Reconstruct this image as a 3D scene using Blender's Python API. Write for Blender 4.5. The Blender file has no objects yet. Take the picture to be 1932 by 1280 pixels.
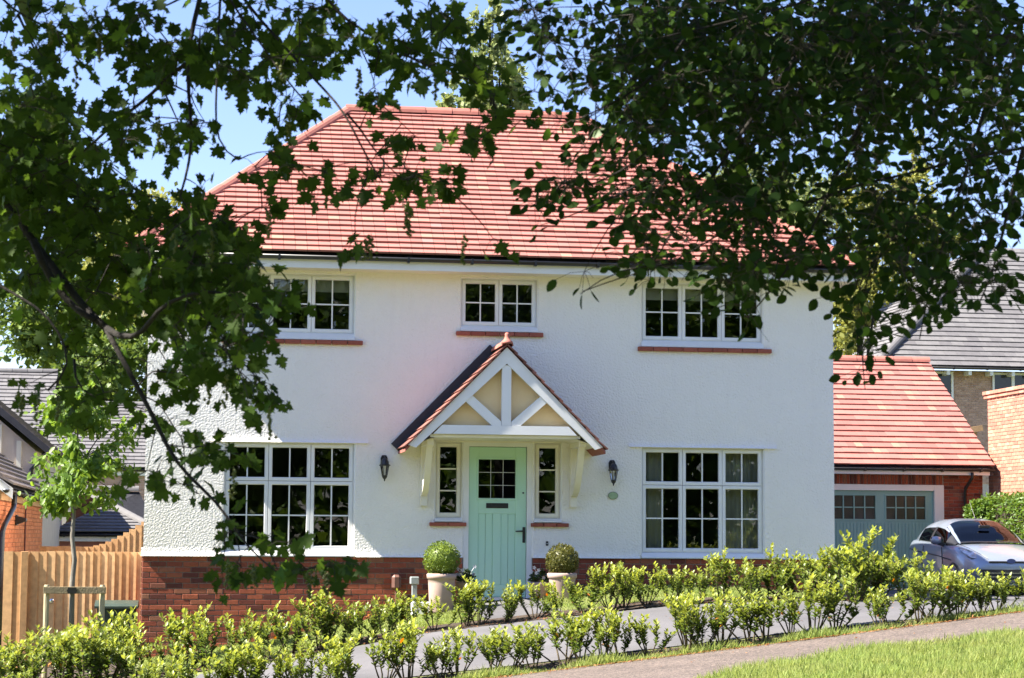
import bpy, bmesh, math, random
import numpy as np
from mathutils import Vector, Matrix
R = math.radians
rng = np.random.default_rng(7)
random.seed(7)
scene = bpy.context.scene
COL = scene.collection

# ------------------------------------------------------------------ camera
YAW, PITCH, ROLL = R(8.636), R(5.316), R(.4015)
FPX = 4000.0
_f = np.array([math.sin(YAW)*math.cos(PITCH), math.cos(YAW)*math.cos(PITCH), math.sin(PITCH)])
_r = np.array([math.cos(YAW), -math.sin(YAW), 0.0])
_u = np.cross(_r, _f)
CR = _r*math.cos(ROLL)+_u*math.sin(ROLL)
CU = -_r*math.sin(ROLL)+_u*math.cos(ROLL)
CD = _f
CP = np.array([-4.397, -30.192, .852])
def ray(x, y): return CD+CR*(x-966)/FPX-CU*(y-640)/FPX
def at_depth(x, y, d): return CP+ray(x, y)*d
def at_Y(x, y, Y):
    d = ray(x, y); return CP+d*(Y-CP[1])/d[1]
cam = bpy.data.cameras.new('camera'); camo = bpy.data.objects.new('camera', cam); COL.objects.link(camo)
cam.sensor_width = 36; cam.lens = FPX/1932*36; cam.clip_start = .1; cam.clip_end = 3000
camo.matrix_world = Matrix(((CR[0], CU[0], -CD[0], CP[0]), (CR[1], CU[1], -CD[1], CP[1]), (CR[2], CU[2], -CD[2], CP[2]), (0, 0, 0, 1)))
cam.dof.use_dof = True; cam.dof.focus_distance = 30.5; cam.dof.aperture_fstop = 10.0
scene.camera = camo

# ------------------------------------------------------------------ light
SUN_TO = Vector((-1.0, -.098, 1.13)).normalized()
world = bpy.data.worlds.new('World'); scene.world = world; world.use_nodes = True
wn = world.node_tree.nodes; wl = world.node_tree.links
sky = wn.new('ShaderNodeTexSky'); sky.sky_type = 'NISHITA'; sky.sun_disc = False
sky.sun_elevation = math.asin(SUN_TO.z); sky.sun_rotation = math.atan2(SUN_TO.x, SUN_TO.y)
sky.air_density = 1.0; sky.dust_density = .25; sky.ozone_density = 2.0; sky.altitude = 50
skm = wn.new('ShaderNodeMix'); skm.data_type = 'RGBA'; skm.blend_type = 'MULTIPLY'; skm.inputs[0].default_value = 1
skm.inputs[7].default_value = (.80, .77, .95, 1)
wl.new(sky.outputs[0], skm.inputs[6]); wl.new(skm.outputs[2], wn['Background'].inputs[0]); wn['Background'].inputs[1].default_value = .074
sl = bpy.data.lights.new('sun', 'SUN'); sl.energy = 5.0; sl.angle = R(.5); sl.color = (1, .93, .82)
so = bpy.data.objects.new('sun', sl); COL.objects.link(so); so.location = (-20, -5, 30)
so.rotation_euler = (-SUN_TO).to_track_quat('-Z', 'Y').to_euler()
scene.view_settings.view_transform = 'Standard'; scene.view_settings.look = 'None'
scene.view_settings.gamma = 1; scene.view_settings.use_curve_mapping = False
scene.view_settings.exposure = 2.0
scene.render.engine = 'CYCLES'
scene.cycles.max_bounces = 8; scene.cycles.transparent_max_bounces = 16
scene.cycles.caustics_reflective = False; scene.cycles.caustics_refractive = False
scene.cycles.use_denoising = True

# ------------------------------------------------------------------ helpers
WM = {}
def link(o, parent=None, M=None):
    M = M if M is not None else Matrix.Identity(4)
    COL.objects.link(o)
    if parent is not None:
        o.parent = parent; o.matrix_basis = WM[parent.name].inverted() @ M
    else:
        o.matrix_basis = M
    WM[o.name] = M
    return o
def thing(name, label, cat, loc=(0, 0, 0), group=None):
    o = bpy.data.objects.new(name, None); o.empty_display_size = .2
    link(o, None, Matrix.Translation(loc))
    o['label'] = label; o['category'] = cat
    if group: o['group'] = group
    return o
def tag(o, label, cat, group=None):
    o['label'] = label; o['category'] = cat
    if group: o['group'] = group
    return o
def setm(me, mats):
    for m in (mats if isinstance(mats, (list, tuple)) else [mats]): me.materials.append(m)
def part(name, me, parent, M=None, kind=None, label=None):
    o = bpy.data.objects.new(name, me); link(o, parent, M)
    if kind: o['kind'] = kind
    if label: o['label'] = label
    return o
class MB:
    """collects simple shapes into one mesh"""
    def __init__(s): s.v = []; s.f = []
    def add(s, v, f):
        n = len(s.v); s.v += [tuple(map(float, p)) for p in v]; s.f += [tuple(i+n for i in q) for q in f]; return s
    def box(s, x0, x1, y0, y1, z0, z1, c=0):
        if c <= 0:
            v = [(x, y, z) for z in (z0, z1) for y in (y0, y1) for x in (x0, x1)]
            return s.add(v, [(0, 2, 3, 1), (4, 5, 7, 6), (0, 1, 5, 4), (2, 6, 7, 3), (0, 4, 6, 2), (1, 3, 7, 5)])
        def cc(x, y, z, sx, sy, sz): return [(x+sx*c, y, z+0*sz), (x, y+sy*c, z), (x, y, z+sz*c)]
        bm = bmesh.new(); bmesh.ops.create_cube(bm, size=1)
        for p in bm.verts: p.co = ((x0+x1)/2+p.co.x*(x1-x0), (y0+y1)/2+p.co.y*(y1-y0), (z0+z1)/2+p.co.z*(z1-z0))
        bmesh.ops.bevel(bm, geom=list(bm.edges), offset=c, segments=1, affect='EDGES', profile=.5)
        bm.verts.index_update()
        v = [tuple(p.co) for p in bm.verts]; f = [tuple(q.index for q in fc.verts) for fc in bm.faces]; bm.free()
        return s.add(v, f)
    def obox(s, c, ax, ay, az):
        c, ax, ay, az = (np.array(q, float) for q in (c, ax, ay, az))
        v = [c+sx*ax+sy*ay+sz*az for sz in (-1, 1) for sy in (-1, 1) for sx in (-1, 1)]
        return s.add(v, [(0, 2, 3, 1), (4, 5, 7, 6), (0, 1, 5, 4), (2, 6, 7, 3), (0, 4, 6, 2), (1, 3, 7, 5)])
    def beam(s, a, b, w, h, up=(0, 0, 1)):
        a, b = np.array(a, float), np.array(b, float); d = (b-a); L = np.linalg.norm(d); d /= L
        side = np.cross(d, up); side /= np.linalg.norm(side); n = np.cross(side, d)
        return s.obox((a+b)/2, d*L/2, side*w/2, n*h/2)
    def tube(s, pts, rad, k=6, cap=True):
        pts = [np.array(p, float) for p in pts]; n = len(pts)
        rad = rad if isinstance(rad, (list, tuple, np.ndarray)) else [rad]*n
        v = []; pr = None
        for i, p in enumerate(pts):
            d = pts[min(i+1, n-1)]-pts[max(i-1, 0)]; L = np.linalg.norm(d); d = d/L if L > 1e-9 else np.array([0, 0, 1.])
            a = pr if pr is not None else (np.array([1., 0, 0]) if abs(d[0]) < .8 else np.array([0, 1., 0]))
            a = a-d*(a@d); a /= np.linalg.norm(a)+1e-12; pr = a; b = np.cross(d, a)
            v += [p+rad[i]*(a*math.cos(2*math.pi*j/k)+b*math.sin(2*math.pi*j/k)) for j in range(k)]
        f = [(i*k+j, i*k+(j+1) % k, (i+1)*k+(j+1) % k, (i+1)*k+j) for i in range(n-1) for j in range(k)]
        if cap: f += [tuple(range(k))[::-1], tuple((n-1)*k+j for j in range(k))]
        return s.add(v, f)
    def lathe(s, c, prof, k=16):
        v = [(c[0]+r*math.cos(2*math.pi*j/k), c[1]+r*math.sin(2*math.pi*j/k), c[2]+z) for r, z in prof for j in range(k)]
        n = len(prof)
        f = [(i*k+j, i*k+(j+1) % k, (i+1)*k+(j+1) % k, (i+1)*k+j) for i in range(n-1) for j in range(k)]
        f += [tuple(range(k))[::-1], tuple((n-1)*k+j for j in range(k))]
        return s.add(v, f)
    def prism(s, poly, axis, a, b):
        """poly: list of 2D points in the other two axes, extruded along axis from a to b"""
        def mk(p, t):
            return {'x': (t, p[0], p[1]), 'y': (p[0], t, p[1]), 'z': (p[0], p[1], t)}[axis]
        n = len(poly); v = [mk(p, a) for p in poly]+[mk(p, b) for p in poly]
        f = [tuple(range(n))[::-1], tuple(range(n, 2*n))]+[(i, (i+1) % n, n+(i+1) % n, n+i) for i in range(n)]
        return s.add(v, f)
    def ring(s, X0, X1, Z0, Z1, prof):
        """mitred rectangular frame facing -y; prof: list of (inset, y)"""
        n = len(s.v)
        for ins, y in prof:
            s.v += [(X0+ins, y, Z0+ins), (X1-ins, y, Z0+ins), (X1-ins, y, Z1-ins), (X0+ins, y, Z1-ins)]
        for i in range(len(prof)-1):
            for j in range(4):
                a = n+i*4+j; b = n+i*4+(j+1) % 4
                s.f.append((a, b, b+4, a+4))
        return s
    def mesh(s, name, mats, smooth=False):
        me = bpy.data.meshes.new(name); me.from_pydata(s.v, [], s.f); setm(me, mats)
        bm = bmesh.new(); bm.from_mesh(me); bmesh.ops.recalc_face_normals(bm, faces=bm.faces); bm.to_mesh(me); bm.free()
        if smooth: me.polygons.foreach_set('use_smooth', [True]*len(me.polygons))
        return me
    def build(s, name, mats, parent=None, M=None, smooth=False, kind=None, label=None):
        return part(name, s.mesh(name, mats, smooth), parent, M, kind, label)
def inst_mesh(name, TV, TF, POS, ROT, mats, age=None, smooth=False, extra=None):
    """n transformed copies of a template joined in one mesh (numpy). ROT (n,3,3) includes scale"""
    TV = np.array(TV, float); n = len(POS); k = len(TV)
    V = np.einsum('nij,kj->nki', ROT, TV)+POS[:, None, :]
    V = V.reshape(-1, 3)
    tot = np.array([len(f) for f in TF]); flat = np.concatenate([np.array(f) for f in TF])
    loops = (flat[None, :]+(np.arange(n)*k)[:, None]).ravel(); totals = np.tile(tot, n)
    if extra is not None and len(extra.v):
        ev = np.array(extra.v); base = len(V); V = np.vstack([V, ev])
        loops = np.concatenate([loops]+[np.array(f)+base for f in extra.f]); totals = np.concatenate([totals, [len(f) for f in extra.f]])
    me = bpy.data.meshes.new(name)
    me.vertices.add(len(V)); me.vertices.foreach_set('co', V.ravel().astype(np.float32))
    me.loops.add(len(loops)); me.loops.foreach_set('vertex_index', loops.astype(np.int32))
    st = np.concatenate([[0], np.cumsum(totals)[:-1]])
    me.polygons.add(len(totals)); me.polygons.foreach_set('loop_start', st.astype(np.int32)); me.polygons.foreach_set('loop_total', totals.astype(np.int32))
    setm(me, mats)
    if age is not None:
        at = me.attributes.new('age', 'FLOAT', 'POINT')
        a = np.repeat(np.asarray(age, float), k)
        if len(a) < len(V): a = np.concatenate([a, np.zeros(len(V)-len(a))])
        at.data.foreach_set('value', a.astype(np.float32))
    me.update(calc_edges=True); me.validate()
    if smooth: me.polygons.foreach_set('use_smooth', [True]*len(me.polygons))
    return me
def frames(t, n):
    """rotation matrices with columns (side, tip, normal) for tip dirs t and approximate normals n"""
    t = t/np.linalg.norm(t, axis=1, keepdims=True)
    n = n-t*(np.sum(n*t, 1, keepdims=True)); n /= np.linalg.norm(n, axis=1, keepdims=True)+1e-9
    return np.stack([np.cross(t, n), t, n], 2)
def unit(a): return a/(np.linalg.norm(a, axis=-1, keepdims=True)+1e-12)

# ------------------------------------------------------------------ materials
def nodes(name):
    m = bpy.data.materials.new(name); m.use_nodes = True
    nt = m.node_tree; return m, nt.nodes, nt.links, nt.nodes['Principled BSDF']
def noise_mat(name, c1, c2, scale=8, rough=.7, bump=0, bscale=None, metal=0, rnd=0, spec=.5, detail=4, bdist=.02, coat=0, stretch=None):
    m, N, L, P = nodes(name)
    tc = N.new('ShaderNodeTexCoord'); src = tc.outputs['Object']
    if stretch:
        mp = N.new('ShaderNodeMapping'); mp.inputs['Scale'].default_value = stretch; L.new(src, mp.inputs[0]); src = mp.outputs[0]
    nz = N.new('ShaderNodeTexNoise'); nz.inputs['Scale'].default_value = scale; nz.inputs['Detail'].default_value = detail
    L.new(src, nz.inputs[0])
    mx = N.new('ShaderNodeMix'); mx.data_type = 'RGBA'
    mx.inputs[6].default_value = (*c1, 1); mx.inputs[7].default_value = (*c2, 1)
    rmp = N.new('ShaderNodeMapRange'); rmp.inputs[1].default_value = .3; rmp.inputs[2].default_value = .7
    L.new(nz.outputs[0], rmp.inputs[0]); L.new(rmp.outputs[0], mx.inputs[0])
    col = mx.outputs[2]
    if rnd:
        col = hsv_random(N, L, col, rnd)
    L.new(col, P.inputs['Base Color'])
    P.inputs['Roughness'].default_value = rough; P.inputs['Metallic'].default_value = metal
    P.inputs['Specular IOR Level'].default_value = spec
    if coat: P.inputs['Coat Weight'].default_value = coat; P.inputs['Coat Roughness'].default_value = .05
    if bump:
        n2 = N.new('ShaderNodeTexNoise'); n2.inputs['Scale'].default_value = bscale or scale*4; n2.inputs['Detail'].default_value = 5
        L.new(src, n2.inputs[0])
        b = N.new('ShaderNodeBump'); b.inputs['Strength'].default_value = bump; b.inputs['Distance'].default_value = bdist
        L.new(n2.outputs[0], b.inputs['Height']); L.new(b.outputs[0], P.inputs['Normal'])
    return m
def rand_value(N, L):
    oi = N.new('ShaderNodeObjectInfo'); ge = N.new('ShaderNodeNewGeometry')
    ad = N.new('ShaderNodeMath'); ad.operation = 'ADD'; L.new(oi.outputs['Random'], ad.inputs[0]); L.new(ge.outputs['Random Per Island'], ad.inputs[1])
    fr = N.new('ShaderNodeMath'); fr.operation = 'FRACT'; L.new(ad.outputs[0], fr.inputs[0])
    return fr.outputs[0]
def hsv_random(N, L, col, amt):
    r = rand_value(N, L)
    mr = N.new('ShaderNodeMapRange'); mr.inputs[3].default_value = 1-amt; mr.inputs[4].default_value = 1+amt; L.new(r, mr.inputs[0])
    h = N.new('ShaderNodeHueSaturation'); L.new(mr.outputs[0], h.inputs['Value']); L.new(col, h.inputs['Color'])
    return h.outputs[0]
def ramp_mat(name, stops, rough=.8, nscale=30, namt=.25, bump=.3, bscale=120, bdist=.004, island=True, spec=.3):
    """per-piece colour picked from a ramp by object / island random, plus noise grain"""
    m, N, L, P = nodes(name)
    if island: r = rand_value(N, L)
    else:
        oi = N.new('ShaderNodeObjectInfo'); r = oi.outputs['Random']
    cr = N.new('ShaderNodeValToRGB'); cr.color_ramp.interpolation = 'LINEAR'
    els = cr.color_ramp.elements
    while len(els) < len(stops): els.new(.5)
    for e, (p, c) in zip(els, stops): e.position = p; e.color = (*c, 1)
    L.new(r, cr.inputs[0])
    ge = N.new('ShaderNodeNewGeometry')
    nz = N.new('ShaderNodeTexNoise'); nz.inputs['Scale'].default_value = nscale; nz.inputs['Detail'].default_value = 5; L.new(ge.outputs['Position'], nz.inputs[0])
    mr = N.new('ShaderNodeMapRange'); mr.inputs[3].default_value = 1-namt*1.6; mr.inputs[4].default_value = 1+namt*1.6; L.new(nz.outputs[0], mr.inputs[0])
    h = N.new('ShaderNodeHueSaturation'); L.new(cr.outputs[0], h.inputs['Color']); L.new(mr.outputs[0], h.inputs['Value'])
    L.new(h.outputs[0], P.inputs['Base Color']); P.inputs['Roughness'].default_value = rough; P.inputs['Specular IOR Level'].default_value = spec
    if bump:
        n2 = N.new('ShaderNodeTexNoise'); n2.inputs['Scale'].default_value = bscale; L.new(ge.outputs['Position'], n2.inputs[0])
        b = N.new('ShaderNodeBump'); b.inputs['Strength'].default_value = bump; b.inputs['Distance'].default_value = bdist
        L.new(n2.outputs[0], b.inputs['Height']); L.new(b.outputs[0], P.inputs['Normal'])
    return m
def leaf_mat(name, dark, light, trans=.45, tcol=None, rough=.45, agecol=None, rnd=.25, spec=.35):
    """leaf: diffuse + gloss with translucent back light; colour varies per leaf; young leaves (age) take agecol"""
    m, N, L, P = nodes(name)
    r = rand_value(N, L)
    mx = N.new('ShaderNodeMix'); mx.data_type = 'RGBA'; mx.inputs[6].default_value = (*dark, 1); mx.inputs[7].default_value = (*light, 1)
    L.new(r, mx.inputs[0]); col = mx.outputs[2]
    if agecol:
        at = N.new('ShaderNodeAttribute'); at.attribute_name = 'age'
        m2 = N.new('ShaderNodeMix'); m2.data_type = 'RGBA'; L.new(at.outputs['Fac'], m2.inputs[0]); L.new(col, m2.inputs[6]); m2.inputs[7].default_value = (*agecol, 1)
        col = m2.outputs[2]
    L.new(col, P.inputs['Base Color']); P.inputs['Roughness'].default_value = rough; P.inputs['Specular IOR Level'].default_value = spec
    tr = N.new('ShaderNodeBsdfTranslucent')
    hs = N.new('ShaderNodeHueSaturation'); hs.inputs['Value'].default_value = 1.7; hs.inputs['Hue'].default_value = .48; hs.inputs['Saturation'].default_value = 1.1
    L.new(col, hs.inputs['Color']); L.new(hs.outputs[0], tr.inputs[0])
    ms = N.new('ShaderNodeMixShader'); ms.inputs[0].default_value = trans
    L.new(P.outputs[0], ms.inputs[1]); L.new(tr.outputs[0], ms.inputs[2])
    L.new(ms.outputs[0], N['Material Output'].inputs[0])
    return m
def glass_mat(name, tint=(1, 1, 1), f=1.5, rough=0.0):
    m, N, L, P = nodes(name)
    N.remove(P)
    fr = N.new('ShaderNodeFresnel'); fr.inputs[0].default_value = f
    gl = N.new('ShaderNodeBsdfGlossy'); gl.inputs['Roughness'].default_value = rough
    tr = N.new('ShaderNodeBsdfTransparent'); tr.inputs[0].default_value = (*tint, 1)
    ms = N.new('ShaderNodeMixShader'); L.new(fr.outputs[0], ms.inputs[0]); L.new(tr.outputs[0], ms.inputs[1]); L.new(gl.outputs[0], ms.inputs[2])
    L.new(ms.outputs[0], N['Material Output'].inputs[0])
    return m
def patchy(m, scale, amt, dry):
    """let a leaf material drift towards a dry tone over the ground"""
    nt = m.node_tree; N, L = nt.nodes, nt.links; P = N['Principled BSDF']; src = P.inputs['Base Color'].links[0].from_socket
    ge = N.new('ShaderNodeNewGeometry'); nz = N.new('ShaderNodeTexNoise'); nz.inputs['Scale'].default_value = scale; nz.inputs['Detail'].default_value = 4; L.new(ge.outputs['Position'], nz.inputs[0])
    mr = N.new('ShaderNodeMapRange'); mr.inputs[1].default_value = .42; mr.inputs[2].default_value = .68; mr.inputs[4].default_value = amt; L.new(nz.outputs[0], mr.inputs[0])
    mx = N.new('ShaderNodeMix'); mx.data_type = 'RGBA'; L.new(mr.outputs[0], mx.inputs[0]); L.new(src, mx.inputs[6]); mx.inputs[7].default_value = (*dry, 1); L.new(mx.outputs[2], P.inputs['Base Color'])
def stucco_mat():
    m, N, L, P = nodes('roughcast_render')
    ge = N.new('ShaderNodeNewGeometry')
    n1 = N.new('ShaderNodeTexNoise'); n1.inputs['Scale'].default_value = 36; n1.inputs['Detail'].default_value = 3; n1.inputs['Roughness'].default_value = .55; L.new(ge.outputs['Position'], n1.inputs[0])
    vo = N.new('ShaderNodeTexVoronoi'); vo.inputs['Scale'].default_value = 44; vo.feature = 'SMOOTH_F1'; L.new(ge.outputs['Position'], vo.inputs[0])
    ad = N.new('ShaderNodeMath'); ad.operation = 'MULTIPLY_ADD'; L.new(vo.outputs[0], ad.inputs[0]); ad.inputs[1].default_value = -.45; L.new(n1.outputs[0], ad.inputs[2])
    b = N.new('ShaderNodeBump'); b.inputs['Strength'].default_value = .95; b.inputs['Distance'].default_value = .017
    L.new(ad.outputs[0], b.inputs['Height']); L.new(b.outputs[0], P.inputs['Normal'])
    n2 = N.new('ShaderNodeTexNoise'); n2.inputs['Scale'].default_value = 1.3; L.new(ge.outputs['Position'], n2.inputs[0])
    mx = N.new('ShaderNodeMix'); mx.data_type = 'RGBA'; mx.inputs[6].default_value = (.86, .825, .765, 1); mx.inputs[7].default_value = (.91, .88, .825, 1)
    L.new(n2.outputs[0], mx.inputs[0])
    mp = N.new('ShaderNodeMapping'); mp.inputs['Scale'].default_value = (5, 5, .5); L.new(ge.outputs['Position'], mp.inputs[0])
    n3 = N.new('ShaderNodeTexNoise'); n3.inputs['Scale'].default_value = 1.6; n3.inputs['Detail'].default_value = 6; L.new(mp.outputs[0], n3.inputs[0])
    r3 = N.new('ShaderNodeMapRange'); r3.inputs[1].default_value = .55; r3.inputs[2].default_value = .8; r3.inputs[4].default_value = .13; L.new(n3.outputs[0], r3.inputs[0])
    m3 = N.new('ShaderNodeMix'); m3.data_type = 'RGBA'; L.new(r3.outputs[0], m3.inputs[0]); L.new(mx.outputs[2], m3.inputs[6]); m3.inputs[7].default_value = (.66, .62, .55, 1)
    L.new(m3.outputs[2], P.inputs['Base Color']); P.inputs['Roughness'].default_value = .9
    P.inputs['Specular IOR Level'].default_value = .2
    return m
def paint(name, c, rough=.35, var=.04):
    return noise_mat(name, tuple(x*(1-var) for x in c), tuple(min(1, x*(1+var)) for x in c), 3, rough, .05, 60, bdist=.002)
M = {}
M['stucco'] = stucco_mat()
M['render'] = noise_mat('smooth_render', (.77, .755, .72), (.82, .81, .78), 4, .9, .25, 60, bdist=.004)
M['white'] = paint('white_frame', (.80, .80, .79), .3)
M['timber'] = paint('white_timber', (.80, .80, .78), .45)
M['cream'] = paint('bounce_cream_timber', (.80, .755, .63), .5)  # on porch and soffit, warm ground bounce is painted into this tone
M['buff'] = noise_mat('buff_render', (.92, .68, .36), (.95, .73, .40), 5, .9, .3, 70, bdist=.004)
M['black'] = noise_mat('black_plastic', (.012, .012, .013), (.02, .02, .022), 6, .35)
M['lead'] = noise_mat('dark_lead', (.022, .022, .028), (.035, .035, .042), 9, .6, .2, 40)
M['iron'] = noise_mat('black_iron', (.01, .01, .011), (.02, .02, .02), 20, .4)
M['door'] = noise_mat('green_door_paint', (.49, .75, .57), (.51, .77, .59), 3, .45, .06, 50, bdist=.002, stretch=(1, 1, .2))
M['gdoor'] = noise_mat('grey_green_paint', (.22, .40, .355), (.245, .43, .38), 3, .5, .05, 40, bdist=.002)
M['glass'] = glass_mat('window_glass', (.93, .96, .95))
M['lampglass'] = glass_mat('lamp_glass', (.9, .9, .86), 1.45, .05)
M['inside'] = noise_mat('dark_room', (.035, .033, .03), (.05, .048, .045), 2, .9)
M['curtain'] = noise_mat('beige_curtain', (.42, .39, .31), (.50, .47, .38), 4, .9, .1, 40)
M['tile'] = ramp_mat('red_roof_tile', [(0, (.305, .115, .096)), (.2, (.335, .13, .108)), (.5, (.355, .14, .117)), (.8, (.375, .152, .125)), (.95, (.39, .17, .132)), (.985, (.41, .205, .148)), (1, (.36, .155, .145))], .85, 2.2, .09, .25, 90)
M['porchtile'] = ramp_mat('darkened_porch_tile', [(0, (.17, .07, .055)), (.6, (.22, .09, .07)), (1, (.26, .12, .095))], .9, 9, .25, .3, 90)  # darkened to weaken the pink bounce these tiles throw on the wall
M['ridge'] = ramp_mat('red_ridge_tile', [(0, (.31, .115, .09)), (1, (.40, .15, .115))], .8, 9, .15, .2, 60)
M['brick'] = ramp_mat('red_brick', [(0, (.15, .042, .03)), (.08, (.12, .038, .028)), (.2, (.24, .062, .036)), (.55, (.30, .078, .042)), (.85, (.36, .10, .05)), (.95, (.28, .12, .07)), (1, (.20, .06, .04))], .9, 25, .22, .5, 140, .006)
M['mortar'] = noise_mat('mortar', (.27, .22, .18), (.36, .30, .25), 30, .95, .4, 120, bdist=.004)
M['sillbrick'] = ramp_mat('red_sill_tile', [(0, (.26, .075, .05)), (1, (.36, .11, .075))], .8, 30, .2, .3, 100)
M['brick_pale'] = ramp_mat('pale_red_brick', [(0, (.36, .15, .105)), (.4, (.44, .19, .13)), (.8, (.48, .22, .15)), (1, (.53, .29, .20))], .9, 20, .15, .4, 120)
M['mortar_pale'] = noise_mat('pale_mortar', (.46, .40, .34), (.54, .48, .42), 30, .95, .3, 120, bdist=.004)
M['brick_orange'] = ramp_mat('orange_brick', [(0, (.52, .17, .065)), (.5, (.60, .20, .08)), (1, (.66, .25, .11))], .9, 22, .12, .4, 120)
M['brick_far'] = ramp_mat('pinkish_brick', [(0, (.38, .24, .18)), (.5, (.46, .30, .23)), (1, (.52, .35, .27))], .9, 12, .15, 0)
M['slate'] = ramp_mat('grey_roof_tile', [(0, (.115, .11, .114)), (.5, (.135, .13, .133)), (1, (.155, .15, .15))], .85, 6, .15, .2, 60)
M['slate_brown'] = ramp_mat('brown_grey_roof_tile', [(0, (.125, .10, .095)), (.5, (.15, .125, .118)), (1, (.175, .148, .14))], .8, 6, .15, .2, 60)
M['softwood'] = ramp_mat('orange_softwood', [(0, (.44, .255, .115)), (.4, (.52, .31, .145)), (1, (.60, .385, .195))], .8, 14, .22, .3, 60)
M['palewood'] = noise_mat('pale_green_stake', (.36, .31, .18), (.45, .39, .24), 12, .85, .4, 50, stretch=(1, 1, .15))
M['railwood'] = noise_mat('weathered_rail', (.20, .16, .085), (.27, .21, .12), 12, .85, .4, 50)
M['bark'] = noise_mat('dark_bark', (.010, .008, .007), (.024, .020, .016), 20, .95, .7, 60, bdist=.01)
M['twig'] = noise_mat('twig_bark', (.03, .024, .018), (.06, .048, .034), 30, .9)
M['stem'] = noise_mat('shrub_stem', (.06, .045, .025), (.11, .085, .045), 30, .85)
M['youngbark'] = noise_mat('young_bark', (.12, .105, .085), (.22, .20, .165), 14, .9, .5, 40, stretch=(1, 1, .4))
M['asphalt'] = noise_mat('driveway_asphalt', (.078, .076, .08), (.128, .123, .128), 1.0, .9, .5, 160, bdist=.006, detail=8)
M['soil'] = noise_mat('dark_soil', (.032, .022, .015), (.075, .052, .036), 9, .95, .9, 40, bdist=.04)
M['terracotta'] = noise_mat('pale_pot', (.36, .255, .215), (.43, .32, .27), 5, .85, .2, 50, bdist=.003)
M['plaque'] = noise_mat('green_plaque', (.30, .42, .24), (.36, .48, .29), 20, .6)
M['plaque_rim'] = noise_mat('plaque_rim', (.22, .24, .19), (.27, .29, .23), 20, .6)
M['brownplastic'] = noise_mat('brown_plastic', (.12, .055, .04), (.16, .075, .055), 8, .5)
M['greyplastic'] = noise_mat('grey_plastic', (.24, .27, .27), (.30, .33, .33), 8, .45)
M['whiteplastic'] = paint('white_plastic', (.72, .73, .73), .4)
M['bin'] = noise_mat('dark_green_bin', (.022, .04, .028), (.035, .058, .042), 8, .5)
M['petal'] = noise_mat('white_petal', (.75, .70, .74), (.82, .80, .82), 8, .6)
M['chrome'] = noise_mat('silver_handle', (.6, .6, .6), (.7, .7, .7), 8, .25, metal=1)

L_SYC = leaf_mat('sycamore_leaf', (.024, .05, .009), (.055, .10, .018), .5, rough=.6, spec=.12)
L_SYC_Y = leaf_mat('sycamore_leaf_young', (.06, .13, .02), (.10, .19, .03), .5)
L_BEE = leaf_mat('beech_leaf', (.015, .034, .008), (.034, .07, .014), .4, rough=.6, spec=.08)
L_BEE_Y = leaf_mat('beech_leaf_young', (.07, .15, .025), (.10, .20, .03), .5)
L_LAU = leaf_mat('laurel_leaf', (.055, .10, .02), (.11, .165, .032), .38, rough=.4, agecol=(.36, .41, .075), spec=.4)
L_LAU_O = leaf_mat('laurel_leaf_orange', (.42, .16, .03), (.40, .24, .05), .4)
L_BOX = leaf_mat('box_leaf', (.085, .135, .022), (.17, .235, .04), .28)
L_BOX2 = leaf_mat('box_leaf_dull', (.075, .085, .018), (.15, .145, .035), .28)
L_YOUNG = leaf_mat('young_tree_leaf', (.085, .16, .025), (.17, .27, .045), .45)
L_BG1 = leaf_mat('far_leaf_green', (.06, .10, .022), (.13, .19, .04), .35)
L_BG2 = leaf_mat('far_leaf_yellow', (.15, .17, .04), (.27, .28, .075), .35)
L_BG3 = leaf_mat('far_leaf_pale', (.15, .19, .07), (.24, .29, .11), .35)
L_HEDGE = leaf_mat('hedge_leaf', (.06, .12, .02), (.13, .21, .035), .3)
L_DARK = leaf_mat('wood_leaf', (.02, .04, .01), (.045, .08, .018), .25)
L_FLOWER = leaf_mat('sycamore_flower', (.12, .15, .05), (.20, .22, .08), .4)
L_GRASS = leaf_mat('grass_blade', (.16, .235, .06), (.31, .37, .12), .4, rough=.6, spec=.15)

patchy(L_GRASS, 1.7, .55, (.34, .31, .13))
# ------------------------------------------------------------------ ground
def ss(a, b, x):
    t = np.clip((np.asarray(x, float)-a)/(b-a), 0, 1); return t*t*(3-2*t)
def gz(X, Y):
    X = np.asarray(X, float); Y = np.asarray(Y, float)
    g = np.interp(X, [-60, -9, -7, -3, 5.2, 8, 60], [-1.7, -1.5, -1.3, -.9, .04, .06, .1])
    h = np.interp(Y, [-60, -30, -16, -12, -10, -7, -3.6, -1.2, 0, 3], [.35, .3, .12, .05, 0, 0, .3, .45, .47, .47])
    k = np.interp(X, [-6, -3.4, -1.5], [.3, .62, 1.0]); k = np.where(Y < -3.6, 1-(1-k)*ss(-10, -3.6, Y), k)
    z = g+h*k*(1-ss(1.5, 6, X))
    w = ss(-4, 3, Y)*ss(3.5, 5.2, X); z = z*(1-w)+(-.2)*w
    w = ss(2, 12, Y); z = z*(1-w)+w*np.interp(X, [-12, -5, 5], [-1.35, -1.0, -.2])
    return z
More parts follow.
